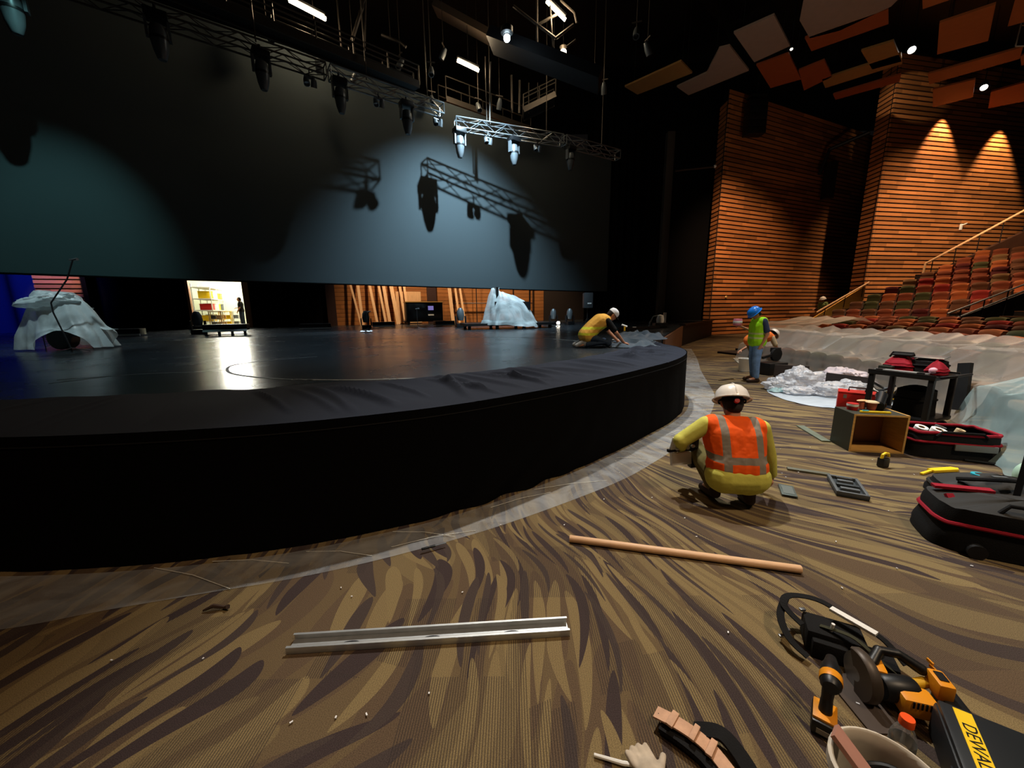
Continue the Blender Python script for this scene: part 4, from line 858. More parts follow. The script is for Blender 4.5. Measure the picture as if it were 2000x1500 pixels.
def person(label, loc, rz, J, wear, vox=.012, held=None):
    p = MB(); H_ = head_matrix(J)
    torso(p, J, 0)
    p.limb([J['chest'], J['neck'], J['head'] + H_.to_3x3() @ V(0, -.02, -.06)], [.09, .058, .055])
    p.ell((0, 0, 0.005), (.076, .096, .118), 18, 12, H_); p.ell((0, .03, -.065), (.058, .065, .055), 14, 9, H_)
    p.ell((0, .098, -.018), (.014, .022, .024), 10, 7, H_); p.ell((0, .088, .03), (.05, .014, .012), 10, 6, H_); p.ell((0, .088, -.062), (.026, .012, .011), 10, 6, H_)
    for s in (-1, 1): p.ell((s * .078, -.005, -.008), (.012, .024, .034), 10, 7, H_); p.ell((s * .03, .086, .008), (.012, .008, .008), 8, 6, H_)
    for s in ('L', 'R'):
        p.limb([J['sh' + s], J['el' + s], J['wr' + s]], [.052, .042, .029])
        sg = 1 if s == 'L' else -1
        d = J.get('hd' + s, (J['wr' + s] - J['el' + s])); hand(p, J['wr' + s], d, J.get('hu' + s, V(0, 0, 1)), -sg, J.get('curl' + s, .6))
        p.limb([J['hip' + s], J['kn' + s], J['an' + s]], [.085, .058, .042]); p.limb([J['an' + s], J['toe' + s]], [.04, .035])
    o = p.build('person', 'skin'); remesh(o, vox if vox < .01 else .010, 3)
    o.location = loc; o.rotation_euler = (0, 0, rz); tag(o, label, 'person')
    def sub(name, mb, mat, v=.012, sm=3):
        q = mb.build(name, mat, o); remesh(q, v, sm); return q
    if 'shirt' in wear:
        mt, sl = wear['shirt']; s_ = MB(); torso(s_, J, .010)
        for s in ('L', 'R'):
            if sl == 'long': s_.limb([J['sh' + s], J['el' + s], J['el' + s].lerp(J['wr' + s], .93)], [.076, .066, .046])
            else: s_.limb([J['sh' + s], J['sh' + s].lerp(J['el' + s], .75)], [.070, .066])
        if wear.get('long_hem'): s_.limb([J['hipL'] + V(0, -.02, .04), J['hipR'] + V(0, -.02, .04)], [.148, .148])
        sub('shirt', s_, mt)
    if 'vest' in wear:
        v_ = MB(); J2 = dict(J); J2['pelvis'] = J['pelvis'].lerp(J['mid'], wear.get('vest_up', 0)); torso(v_, J2, .034); sub('vest', v_, wear['vest'], .012, 4)
    if 'trousers' in wear:
        t_ = MB()
        for s in ('L', 'R'): t_.limb([J['hip' + s], J['kn' + s], J['kn' + s].lerp(J['an' + s], .92)], [.112, .083, .066])
        t_.limb([J['pelvis'] + V(-.06, 0, .02), J['pelvis'] + V(.06, 0, .02)], [.128, .128]); t_.limb([J['pelvis'], (J['hipL'] + J['hipR']) / 2], [.13, .12]); sub('trousers', t_, wear['trousers'])
    for s in ('L', 'R'):
        b_ = MB(); an = J['an' + s]; toe = J['toe' + s]; heel = J.get('heel' + s, V(an.x, an.y - .05, max(.03, an.z - .06)))
        b_.limb([an + V(0, 0, .06), an, heel], [.055, .054, .042]); b_.limb([heel, heel.lerp(toe, .55), toe], [.042, .046, .042]); sub('boot', b_, wear.get('boots', 'boot'), .011, 2)
    if 'hair' in wear:
        h_ = MB(); h_.ell((0, -.022, .012), (.084, .092, .112), 16, 11, H_); h_.ell((0, -.055, -.05), (.066, .05, .06), 12, 9, H_); sub('hair', h_, wear['hair'], .011, 2)
    if 'hat' in wear:
        mt = wear['hat']; hm = H_ @ Matrix.Translation((0, -.005, .035)) @ Matrix.Diagonal((1.06, 1.22, 1.06, 1))
        MB().lathe([(.138, -.012), (.142, -.004), (.124, .004), (.120, .03), (.108, .075), (.078, .112), (.035, .130), (0, .134)], 28, hm).build('hard_hat', mt, o, True); ho = bpy.data.objects[o.children[-1].name] if o.children[-1].name.startswith('hard_hat') else [c_ for c_ in o.children if c_.name.startswith('hard_hat')][0]
        MB().tube([hm @ V(0, .118 * cos(a_), .020 + .118 * sin(a_)) for a_ in [pi * k / 12 for k in range(13)]], .007, 6).build('crown_ridge', mt, ho, True)
        MB().lathe([(.098, -.03), (.100, -.02), (.098, -.01)], 20, hm).build('headband', 'black_fabric', ho, True)
        if wear.get('knob'): MB().lathe([(0, .02), (.018, .02), (.02, 0), (0, 0)], 12, hm @ xf((0, -.098, -.045), rx=pi/2)).build('ratchet_knob', 'red_plastic', ho, True)
    if 'cap' in wear:
        hm = H_ @ Matrix.Translation((0, -.008, .03)) @ Matrix.Diagonal((1.0, 1.2, 1, 1))
        MB().lathe([(.092, -.012), (.094, .03), (.080, .07), (.045, .098), (0, .106)], 24, hm).build('cap_crown', 'white_cloth', o, True)
        MB().grid(lambda u, v: tuple(hm @ V((u - .5) * .16, .078 + .085 * v - .06 * (2*u-1)**2 * v, .012 - .015 * v - .02 * (2*u-1)**2)), 8, 4).build('cap_brim', 'black_fabric', o, True)
    return o
def flipx(v): return V(-v.x, v.y, v.z)

# man squatting in the orange vest
J = dict(pelvis=V(0, -.06, .26), mid=V(0, -.01, .43), chest=V(0, .07, .60), neck=V(.01, .14, .76), head=V(.025, .21, .87), nod=.5, turn=-.15,
  shL=V(-.205, .10, .70), elL=V(-.40, .10, .54), wrL=V(-.34, .27, .40), shR=V(.205, .08, .68), elR=V(.315, .13, .40), wrR=V(.385, .17, .20),
  hipL=V(-.10, -.04, .24), hipR=V(.10, -.04, .24), knL=V(-.21, .34, .40), knR=V(.22, .33, .38), anL=V(-.12, .04, .12), anR=V(.10, -.06, .12), toeL=V(-.14, .22, .036), toeR=V(.13, .10, .036),
  heelL=V(-.12, .02, .07), heelR=V(.10, -.09, .075), hdL=V(.25, .8, -.35), huL=V(-.6, .2, .8), curlL=.9, hdR=V(.05, .25, -1), huR=V(.9, -.2, 0), curlR=.5)
man1 = person('man in orange safety vest and white hard hat squatting on the carpet', (1.93, 3.10, .006), radians(-6), J,
  dict(shirt=('lime_shirt', 'long'), long_hem=True, vest_up=.62, vest='orange_vest', trousers='khaki', hair='hair', hat='white_hat', knob=True), vox=.007); man1.scale = (1.07, 1.05, .98)
# what he holds: a white and black angle gauge
t = thing('angle_gauge', 'white and black measuring gauge held in the squatting man\'s left hand', 'gauge', (1.585, 3.38, .40), .2); t.scale = (1.35, 1.2, 1.3)
MB().box((-.02, 0, .06), (.14, .02, .10), m=xf(rx=.3)).build('plate', 'white_plastic', t, bevel=.004); MB().box((-.02, -.02, -.06), (.15, .03, .09), m=xf(rx=-.2)).build('plate', 'white_plastic', t, bevel=.004)
MB().box((.09, -.01, 0), (.05, .05, .28)).build('grip', 'black_plastic', t, bevel=.01); MB().box((-.02, 0, 0), (.17, .025, .02)).build('spine', 'black_plastic', t)
for k in range(4): MB().ell((-.05 + .04 * k, -.03, .02 + .01 * (k % 2)), (.016, .014, .014), 8, 6).build('knob', 'galvanised', t, True)

# man standing in the lime vest, seen from the side
J = dict(pelvis=V(0, 0, .94), mid=V(0, .01, 1.12), chest=V(0, .0, 1.30), neck=V(0, .03, 1.47), head=V(0, .10, 1.555), nod=.75,
  shL=V(-.19, -.01, 1.40), elL=V(-.25, -.08, 1.12), wrL=V(-.22, .0, .88), shR=V(.19, -.01, 1.40), elR=V(.30, -.02, 1.15), wrR=V(.24, .26, 1.26),
  hipL=V(-.09, 0, .92), hipR=V(.09, 0, .92), knL=V(-.11, .03, .50), knR=V(.12, -.01, .50), anL=V(-.12, .0, .10), anR=V(.13, -.06, .10), toeL=V(-.13, .17, .04), toeR=V(.15, .12, .04), huL=V(-1, 0, 0), huR=V(.3, 0, 1), curlL=.7, curlR=.9)
person('man in lime safety vest, blue hard hat and jeans standing by the covered seats', (5.66, 8.75, .006), radians(84), J,
  dict(shirt=('navy', 'short'), vest='green_vest', trousers=M('light_denim', '#6f95c8', .9, var=.25, vscale=12), hair='hair', hat='blue_hat'), .010)
t = thing('pink_can', 'pink and white container held up by the man in the lime vest', 'container', (5.33, 9.02, 1.30)); MB().lathe([(0, 0), (.085, 0), (.095, .02), (.095, .13), (.088, .15), (0, .15)], 16).build('body', M('pink', '#d87a90', .5), t, True); MB().lathe([(.096, .05), (.098, .055), (.098, .10), (.096, .105)], 16).build('label_band', 'white_plastic', t, True)

# man bending behind him
J = dict(pelvis=V(0, -.28, .80), mid=V(0, -.06, .86), chest=V(0, .14, .90), neck=V(0, .33, .92), head=V(0, .44, .93), nod=.9,
  shL=V(-.19, .20, .88), elL=V(-.30, .05, .66), wrL=V(-.30, -.30, .50), shR=V(.19, .20, .88), elR=V(.26, .30, .62), wrR=V(.2, .46, .45),
  hipL=V(-.09, -.28, .78), hipR=V(.09, -.28, .78), knL=V(-.12, -.08, .45), knR=V(.12, -.10, .45), anL=V(-.12, -.2, .10), anR=V(.12, -.22, .10), toeL=V(-.13, -.03, .04), toeR=V(.13, -.05, .04))
person('man in orange vest and white hard hat bending over behind the lime vest', (7.0, 10.7, .006), radians(-75), J,
  dict(shirt=('tan_sheet', 'short'), vest=M('vest_peach', '#f0782a', .8), trousers='khaki', hair='hair', hat='white_hat'), .012)

# man kneeling on the stage, facing right
J = dict(pelvis=V(0, -.17, .25), mid=V(0, -.04, .40), chest=V(0, .12, .53), neck=V(0, .27, .62), head=V(0, .37, .66), nod=.85,
  shL=V(-.18, .20, .55), elL=V(-.24, .36, .32), wrL=V(-.14, .56, .10), shR=V(.18, .20, .55), elR=V(.23, .38, .30), wrR=V(.10, .60, .08),
  hipL=V(-.1, -.15, .22), hipR=V(.1, -.15, .22), knL=V(-.15, .24, .10), knR=V(.15, .24, .10), anL=V(-.11, -.22, .075), anR=V(.11, -.22, .075), toeL=V(-.11, -.40, .05), toeR=V(.11, -.40, .05), heelL=V(-.11, -.26, .12), heelR=V(.11, -.26, .12), hdL=V(.1, 1, -.25), hdR=V(-.1, 1, -.2))
person('man in yellow-orange vest and white cap kneeling on the stage', (1.72, 7.9, HS + .006), radians(-86), J,
  dict(shirt=('black_fabric', 'short'), vest='mixed_vest', trousers='dark_denim', hair='hair', cap=True, boots=M('shoe_grey', '#8a8a86', .7)), .010)

# people in the distance
J0 = dict(pelvis=V(0, 0, .94), mid=V(0, .01, 1.12), chest=V(0, .0, 1.30), neck=V(0, .02, 1.47), head=V(0, .05, 1.58), nod=.2,
  shL=V(-.19, 0, 1.40), elL=V(-.26, 0, 1.12), wrL=V(-.25, .12, .90), shR=V(.19, 0, 1.40), elR=V(.26, 0, 1.12), wrR=V(.2, .25, 1.10),
  hipL=V(-.09, 0, .92), hipR=V(.09, 0, .92), knL=V(-.1, .02, .5), knR=V(.1, .0, .5), anL=V(-.1, 0, .1), anR=V(.11, -.02, .1), toeL=V(-.11, .16, .04), toeR=V(.12, .14, .04))
ld = MB().box((16.8, 21.3, .25), (2.4, 1.6, .5)).build('floor_landing', 'brown_wall'); struct(ld)
person('man in green shirt and white hard hat walking behind the far stair handrail', (16.95, 21.0, .506), radians(100), dict(J0), dict(shirt=(M('moss', '#7a8a50', .9), 'short'), trousers='khaki', hair='hair', hat='white_hat'), .014)
p = bw(2.02, 1.0, HS + .02)
person('person in dark clothes standing in the bright store room doorway', p, radians(110), dict(J0), dict(shirt=('black_fabric', 'short'), trousers='dark_denim', hair='hair'), .014)

# ================================================================== ON THE STAGE
def drape(name, label, fn, nu, nv, mat): return tag(MB().grid(fn, nu, nv).build(name, mat, None, True), label, 'plastic cover')
# covered drum kit at far left, its plastic bunched on top
def drumcover(u, v):
    a = 2 * pi * u; K = [(0.05, 1.28), (.38, 1.30), (.52, 1.20), (.58, 1.02), (.72, .70), (.95, .35), (1.02, .05)]
    i = v * (len(K) - 1); k = min(int(i), len(K) - 2); t = i - k; r_ = K[k][0] * (1 - t) + K[k+1][0] * t; z = K[k][1] * (1 - t) + K[k+1][1] * t
    fo = 1 + (.10 * sin(a * 7 + 2 * nz(a * 2, 1)) + .06 * sin(a * 15)) * v * v + .10 * nz(cos(a) * 2, sin(a) * 2, v * 4)
    r_ *= fo; hem = .42 * max(0, sin(a * 2.5 + 1.2)) * max(0, v - .75) * 4
    zz = z + .10 * nz(cos(a) * 3 + v * 3, sin(a) * 3, 4.2) * (1 - v * .7) + hem
    return (-10.5 + .80 * r_ * cos(a) + .12 * v * cos(a) + .16 * v, 8.95 + .62 * r_ * sin(a), HS + max(.02, zz))
dk = drape('plastic_cover', 'milky plastic cover bunched over the drum kit at far left', drumcover, 120, 40, 'drum_film')
def bunch(u, v):
    a = 2 * pi * u; b_ = pi * v; d = Vector((sin(b_) * cos(a), sin(b_) * sin(a), cos(b_))); k = 1 + .3 * nz(d.x * 2, d.y * 2, d.z * 2 + 3) + .25 * abs(nz(d.x * 5, d.y * 5, d.z * 5))
    return (-10.50 + .50 * d.x * k, 8.80 + .34 * d.y * k, HS + 1.10 + .17 * d.z * k + .06 * d.x)
MB().grid(bunch, 56, 28).build('bunched_top', 'drum_film', dk, True)
t = thing('drum_kit', 'dark drum kit standing under the milky plastic at far left', 'drum kit', (-10.5, 8.95, HS), .3); t.scale = (.72, .72, .85)
MB().lathe([(0, -.22), (.28, -.22), (.30, -.2), (.30, .2), (.28, .22), (0, .22)], 24, xf((0, 0, .31), rx=pi/2)).build('bass_drum', 'black_plastic', t, True)
for x, y_, z, r_ in ((-.35, .1, .75, .17), (.3, .1, .75, .17), (.55, -.1, .45, .22)): MB().lathe([(0, -.1), (r_, -.1), (r_, .1), (0, .1)], 20, xf((x, y_, z))).build('tom', 'dark_metal', t, True)
for x, y_, z in ((-.6, .15, 1.1), (.55, .25, 1.1)):
    MB().lathe([(.02, .03), (.2, .0), (.22, -.004), (0, .02)], 20, xf((x, y_, z), rx=.2)).build('cymbal', 'steel', t, True); MB().tube([(x, y_, 0), (x, y_, z)], .012, 6).build('stand', 'dark_metal', t)
def micstand(loc, lb, pts, top=None):
    t = thing('microphone_stand', lb, 'microphone stand', loc)
    MB().tube(pts, .014, 8).build('pole', 'dark_metal', t, True)
    for k in range(3): a = 2.1 * k + .4; MB().tube([(0, 0, .09), (.28 * cos(a), .28 * sin(a), .015)], .01, 6).build('leg', 'dark_metal', t)
    e = Vector(pts[-1]); MB().tube([e - V(.06, 0, .0), e + V(.11, 0, .02)], [.02, .03], 10).build('microphone', 'steel', t, True); return t
micstand((-9.55, 8.25, HS), 'tall boom microphone stand rising in front of the covered drum kit', [(0, 0, 0), (-.22, 0, .85), (-.28, .05, 1.05), (-.05, .25, 1.55), (.05, .35, 1.96)])
micstand((-6.55, 17.6, HS), 'short microphone stand on the stage left of the lumber', [(0, 0, 0), (0, 0, .7), (.05, 0, .8)])
micstand((-4.2, 17.2, HS), 'tall slim microphone stand in front of the black cabinet', [(0, 0, 0), (0, 0, .85), (.0, 0, .9)])
# floor monitors / low risers with white front edges
def riser(loc, rz, ln, lb, legs=False, mat='black_plastic'):
    t = thing('low_riser', lb, 'riser', loc, rz, 'low dark risers along the back of the stage')
    z0 = .14 if legs else .02
    MB().box((0, .25, z0 + .15), (ln, .55, .22)).build('body', mat, t, bevel=.012); MB().box((0, -.05, z0 + .04), (ln, .04, .075)).build('front_edge', 'white_plastic', t)
    if legs:
        for k in range(4): MB().box((-ln / 2 + .08 + k * (ln - .16) / 3, 0, .07), (.08, .06, .14)).build('leg', 'black_paint', t)
        MB().box((0, 0, .03), (ln, .05, .03)).build('bottom_bar', 'dark_metal', t)
riser((-14.6, 13.9, HS), .43, 1.7, 'dark low riser with white edge beside the covered drum kit')
riser((-10.6, 14.2, HS), .43, 1.35, 'black riser on short legs in front of the bright doorway', True)
riser((-9.25, 18.1, HS), .43, 1.35, 'dark riser with white edge right of the bright doorway')
riser((-6.6, 19.9, HS), .43, 1.1, 'dark riser with bright white edge at the foot of the lumber')
riser((-3.55, 20.6, HS), .43, 1.05, 'dark riser with white edge right of the black cabinet')
riser((-13.6, 17.6, HS), .43, 1.9, 'thin dark riser between drum kit and bright doorway')
# a fan-like lamp on the floor left of the doorway etc.
def floorlamp(loc, rz, lb, s=1):
    t = thing('floor_light', lb, 'stage light', loc, rz, 'moving lights standing on the stage')
    MB().box((0, 0, .09 * s), (.42 * s, .36 * s, .18 * s)).build('base', 'black_plastic', t, bevel=.02)
    for k in (-1, 1): MB().bar((k * .22 * s, 0, .16 * s), (k * .22 * s, 0, .5 * s), .05, .14 * s).build('yoke_arm', 'dark_metal', t)
    MB().lathe([(0, -.16 * s), (.13 * s, -.15 * s), (.17 * s, .05 * s), (.15 * s, .25 * s), (.08 * s, .38 * s), (0, .4 * s)], 16, xf((0, 0, .46 * s))).build('head', 'lamp_body', t, True)
floorlamp((-12.4, 15.2, HS), .4, 'dark moving light on the floor left of the bright doorway', 1.05)
floorlamp((-6.95, 18.4, HS), .4, 'dark moving light on the floor before the dim slats', 1.0)
floorlamp((-2.45, 18.6, HS), .4, 'moving light standing left of the covered piano', 1.1)
floorlamp((2.3, 21.0, HS), .4, 'small dark moving light right of the covered piano', 1.0)
floorlamp((3.1, 20.4, HS), .4, 'grey moving light standing in the dark right of the piano', 1.0)
# lumber leaning on the rear wall
for i, (t0, dx, wd, zt) in enumerate([(7.75, .55, .10, 4.4), (8.3, .1, .14, 4.4), (8.9, .35, .13, 4.4), (9.45, .3, .12, 4.4), (9.75, .25, .16, 4.4), (10.2, .3, .20, 4.3), (10.75, .2, .13, 4.4), (11.05, .12, .13, 4.4), (14.05, .05, .2, 4.4), (14.45, .1, .12, 4.4), (14.75, .18, .12, 4.4)]):
    a = bw(t0 + dx, -.85, HS + .01); b2 = bw(t0, -.12, zt)
    side = 'bundle left of the black cabinet' if i < 8 else 'bundle right of the brown post'
    tag(MB().bar(a, b2, wd * 1.15, .05, up=(.43, -.9, 0)).build('lumber_plank', 'pale_wood'), f'pale leaning plank, {ordn(i if i < 8 else i - 8)} from left in the {side}', 'plank', 'lumber leaning on the rear wall')
q = bw(11.35, -.2, HS); t = tag(MB().box((q.x, q.y, 2.0), (1.6, .04, 2.0), BA).build('plywood_sheet', 'pale_wood'), 'pale plywood sheet leaning behind the black cabinet', 'plywood')
# black glass-fronted cabinet
t = thing('black_cabinet', 'black cabinet with a small screen standing before the plywood sheet', 'cabinet', bw(12.0, -1.5, HS), BA)
MB().box((0, 0, .78), (2.3, .6, 1.15)).build('body', 'black_plastic', t, bevel=.02); cd_ = MB().box((0, -.31, .78), (2.15, .02, 1.0)).build('door', M('black_glass', '#050507', .1), t); MB().box((0, 0, 1.38), (2.36, .64, .05)).build('top', 'plywood', t)
MB().box((.38, -.325, 1.0), (.34, .01, .26)).build('screen', 'panel_screen', cd_); MB().box((.38, -.325, .58), (.36, .01, .09)).build('white_label', 'white_plastic', cd_); MB().box((0, 0, .19), (2.6, .5, .05)).build('shelf', 'black_paint', t)
for x in (-1.0, 1.0): MB().box((x, 0, .09), (.07, .4, .18)).build('leg', 'black_paint', t)
# covered piano on a low dark platform
t = thing('low_platform', 'low dark rolling platform carrying the covered piano', 'platform', (-.2, 17.3, HS), .25)
MB().box((0, 0, .20), (4.0, 1.7, .10)).build('deck', 'black_paint', t); 
for x in (-1.8, -.6, .6, 1.8):
    for y_ in (-.7, .7): MB().box((x, y_, .075), (.12, .12, .15)).build('caster', 'black_plastic', t)
t = thing('grand_piano', 'dark piano hidden beneath the plastic at stage centre', 'piano', (-.1, 17.0, HS + .25), .25)
MB().prism([(-.75, -.6), (.8, -.6), (.85, -.1), (.45, .35), (-.2, .6), (-.75, .6)], .55, .9).build('case', 'black_plastic', t, fixn=True); MB().box((-.62, -.3, 1.2), (.1, .5, .6)).build('lid_prop', 'black_plastic', t)
for x, y_ in ((-.6, -.45), (.6, -.45), (0, .4)): MB().box((x, y_, .27), (.1, .1, .55)).build('leg', 'black_plastic', t)
def pianocover(u, v):
    a = 2 * pi * u + .4; cs, sn = cos(a), sin(a); K = [(0, 1.52), (.42, 1.50), (.62, 1.25), (.85, .75), (1.0, .30), (1.12, .02)]
    i = v * 5; k = min(int(i), 4); t_ = i - k; r_ = K[k][0] * (1 - t_) + K[k+1][0] * t_; z = K[k][1] * (1 - t_) + K[k+1][1] * t_
    skew = -.45 * (1 - v) ** 1.2
    z *= 1 + .12 * (-cs) * (1 - v * .5)
    bulge = .18 * max(0, cs) * sin(pi * v)
    r_ *= 1 + .07 * sin(a * 6 + 3 * nz(a, v * 2)) * v + .035 * sin(a * 14 + v * 4) * v
    z += .05 * nz(cs * 3, sn * 3, v * 6)
    return (-.05 + skew + (1.08 * r_ + bulge) * cs, 16.75 + .8 * r_ * sn, HS + .05 + max(.0, z) + .2 * (1 - max(0, cs)) * (v > .85) * .6)
drape('plastic_cover', 'white translucent plastic cover draped over the piano at stage centre', pianocover, 150, 40, 'drum_film')
# loudspeaker on a stand in the right wing, stage odds and ends
t = thing('loudspeaker', 'grey loudspeaker on a thin stand in the dark right wing', 'speaker', (4.0, 20.2, HS))
MB().box((0, 0, 1.25), (.48, .42, .78)).build('cabinet', M('speaker_grey', '#3a3d40', .5), t, bevel=.05); MB().tube([(0, 0, 0), (0, 0, .9)], .03, 8).build('pole', 'dark_metal', t); MB().box((.05, -.22, 1.1), (.2, .01, .06)).build('badge', 'white_plastic', t)
for k in range(3): a = 2.1 * k; MB().tube([(0, 0, .35), (.4 * cos(a), .4 * sin(a), .02)], .015, 6).build('leg', 'dark_metal', t)
t = thing('floor_lantern', 'tiny glowing lamp on the floor right of the covered piano', 'lamp', (2.45, 20.0, HS)); MB().ell((0, 0, .12), .09, 10, 7).build('bulb', 'small_lamp', t, True); MB().lathe([(0, 0), (.1, 0), (.06, .05), (0, .05)], 12).build('base', 'black_plastic', t, True)
for i, (x, y_, lb) in enumerate([(1.9, 17.2, 'crumpled white rag on the stage right of the piano cover'), (-5.7, 15.0, 'flat white rag on the stage before the lumber')]):
    tag(MB().grid(lambda u, v, i=i: (x + (u - .5) * .45, y_ + (v - .5) * .3, HS + .01 + .09 * max(0, nz(u * 4 + i, v * 4)) + .03), 12, 10).build('white_rag', 'white_cloth', None, True), lb, 'rag')
# heaped spare cloth behind the kneeling man, coiled machine on the stage corner
def heap(x0, y0, z0, sx, sy, h, seed, f=2.2):
    return lambda u, v: (x0 + (u - .5) * sx * (1 + .15 * nz(v * 3, seed)), y0 + (v - .5) * sy * (1 + .2 * nz(u * 3, seed + 2)), z0 + .008 + (sin(pi * u) * sin(pi * v)) ** .6 * (h * (.55 + .9 * nz(u * f * 2, v * f * 2, seed)) + .02) if 0 < u < 1 and 0 < v < 1 else z0 + .008)
def rheap(x0, y0, z0, rx, ry, h, seed):
    def fn(u, v):
        a = 2 * pi * u; k = v * (1 + .30 * nz(cos(a) * 1.5, sin(a) * 1.5, seed)); x = rx * k * cos(a); y_ = ry * k * sin(a)
        f = max(0, 1 - 5 * abs(nz(x * 2.2, y_ * 2.2, seed))) * .5 + max(0, nz(x * 4, y_ * 4, seed + 2)) * .8
        return (x0 + x, y0 + y_, z0 + (1 - v ** 3) * h * (.18 + f))
    return fn
tag(MB().grid(rheap(2.62, 8.15, HS + .012, .72, .55, .20, 3.3), 70, 24).build('cloth_heap', M('slate_cloth', '#33424e', .9, sheen=.3), None, True), 'rumpled slate-blue cloth heaped on the stage before the kneeling man', 'cloth')
tag(MB().grid(rheap(3.55, 10.6, HS + .012, .62, 1.1, .22, 8.1), 70, 24).build('cloth_heap', MATS['slate_cloth'], None, True), 'second slate-blue cloth heap farther back on the stage corner', 'cloth')
t = thing('fog_machine', 'small white and chrome machine with hoses on the stage corner', 'machine', (6.05, 15.6, HS))
MB().box((0, 0, .12), (.5, .35, .2)).build('base', 'black_plastic', t, bevel=.02); MB().lathe([(0, .2), (.13, .2), (.15, .35), (.12, .52), (0, .55)], 16).build('tank', 'white_plastic', t, True); MB().box((.18, 0, .4), (.1, .1, .45)).build('column', 'steel', t, bevel=.01)
MB().tube([(-.1, 0, .5), (-.28, 0, .48), (-.4, 0, .25), (-.45, 0, .02)], .03, 8).build('hose', 'grey_plastic', t, True)
tag(MB().bar((3.9, 14.2, HS + .06), (5.9, 15.5, HS + .06), .25, .09).build('black_batten', 'black_plastic'), 'long black batten lying on the stage corner by the white machine', 'batten')
for i, (x, y_, s, lb) in enumerate([(2.55, 9.3, .12, 'white paper scrap nearest the kneeling man'), (3.5, 10.4, .16, 'white paper scrap beside the far slate cloth'), (2.75, 8.0, .2, 'white strip lying on the slate cloth before the kneeling man'), (4.6, 14.3, .2, 'white cloth scrap on the long black batten')]):
    tag(MB().box((x, y_, HS + .05 + .06 * (i == 3)), (s * 1.4, s * .6, .02), .4 * i).build('paper_scrap', 'white_cloth'), lb, 'scrap')
t = thing('work_torch', 'small pale work torch held near the kneeling man\'s face', 'torch', (2.34, 7.9, 1.36)); MB().tube([(-.06, 0, .03), (.05, 0, -.01)], .018, 8).build('body', 'white_plastic', t, True); MB().box((.0, 0, -.05), (.03, .03, .09)).build('grip', 'bright_yellow', t)
# ================================================================== ON THE CARPET
def txt(s_, size, mat, parent, m, name='lettering', ext=.0006):
    cu = bpy.data.curves.new(name, 'FONT'); cu.body = s_; cu.size = size; cu.extrude = ext; cu.align_x = 'CENTER'; cu.align_y = 'CENTER'
    tmp = bpy.data.objects.new(name + '_tmp', cu); col.objects.link(tmp); bpy.context.view_layer.update()
    me = bpy.data.meshes.new_from_object(tmp.evaluated_get(bpy.context.evaluated_depsgraph_get())); bpy.data.objects.remove(tmp)
    me.materials.clear(); me.materials.append(MATS[mat]); o = bpy.data.objects.new(name, me); col.objects.link(o); o.parent = parent; o.matrix_local = m; return o
# steel stud
a = Vector((-1.165, 1.675, 0)); b = Vector((.288, 1.765, 0)); L_ = (b - a).length; ang = atan2((b - a).y, (b - a).x); c = (a + b) / 2
t = thing('steel_stud', 'galvanised steel stud channel lying on the carpet in the foreground', 'metal stud', c, ang)
MB().box((0, 0, .003), (L_, .092, .002)).build('web', 'galvanised', t)
for s in (-1, 1): MB().box((0, s * .046, .021), (L_, .002, .036)).build('flange', 'galvanised', t); MB().box((0, s * .040, .039), (L_, .012, .002)).build('lip', 'galvanised', t)
for x in (-.42, 0, .42): MB().prism([(x + .03 * cos(k * pi / 6) * (1.4 if abs(cos(k * pi / 6)) > .5 else 1), .012 * sin(k * pi / 6)) for k in range(12)], .0042, .0048).build('punched_slot', 'dark_metal', t)
MB().box((0, -.0005, .0043), (L_ * .96, .010, .0006)).build('score_line', M('dull_zinc', '#8b8880', .5, metal=.5), t)
# printed batch marks on the stud: runs of short dark strokes
random.seed(9)
for k in range(26):
    MB().box((-.32 + .036 * k, -.028, .0044), (.006 if k % 3 else .014, .011, .0006)).build('printed_mark', 'dark_metal', t)
# wooden dowel
a = Vector((.416, 2.555, .027)); b = Vector((1.865, 2.185, .027))
tag(MB().tube([a, a.lerp(b, .002), a.lerp(b, .998), b], [.024, .026, .026, .024], 18).build('wooden_dowel', 'dowel_wood', None, True), 'long pale wooden dowel lying on the carpet', 'dowel')
# scraps
tag(MB().tube([(-1.81, 1.915, .012), (-1.76, 1.93, .03), (-1.70, 1.935, .014), (-1.675, 1.93, .022)], [.006, .012, .010, .014], 6).build('bark_strip', 'boot', None, True), 'small curled dark strip on the carpet near the film edge', 'scrap')
t = thing('utility_knife', 'thin dark and silver knife lying on the plastic film', 'knife', (-.59, 2.475, .03), .42); MB().box((-.03, 0, 0), (.10, .016, .012)).build('handle', 'black_plastic', t, bevel=.003); MB().box((.06, 0, 0), (.08, .012, .004)).build('blade', 'steel', t)
# ---- leather tool belt (foreground bottom)
t = thing('leather_tool_belt', 'tan leather and black tool belt lying at the bottom edge', 'tool belt', (0, 0, 0))
def strap(pts, wd, th, name, mat, n=24):
    P = catmull(pts, n); mb = MB(); v = []
    for i, p in enumerate(P):
        d = (P[min(i + 1, n)] - P[max(i - 1, 0)]).normalized(); s = d.cross(Vector((0, 0, 1))).normalized() * wd / 2; u_ = s.cross(d).normalized() * th / 2
        if u_.z < 0: u_ = -u_
        v += [p - s - u_, p + s - u_, p + s + u_, p - s + u_]
    f = [(4*i + k, 4*i + (k + 1) % 4, 4*i + 4 + (k + 1) % 4, 4*i + 4 + k) for i in range(n) for k in range(4)] + [(0, 1, 2, 3), (4*n+3, 4*n+2, 4*n+1, 4*n)]
    return mb.add(v, f).build(name, mat, t, False, fixn=True)
strap([(.585, 1.295, .045), (.64, 1.245, .06), (.70, 1.20, .055), (.75, 1.15, .04), (.79, 1.06, .03)], .055, .008, 'strap', 'leather')
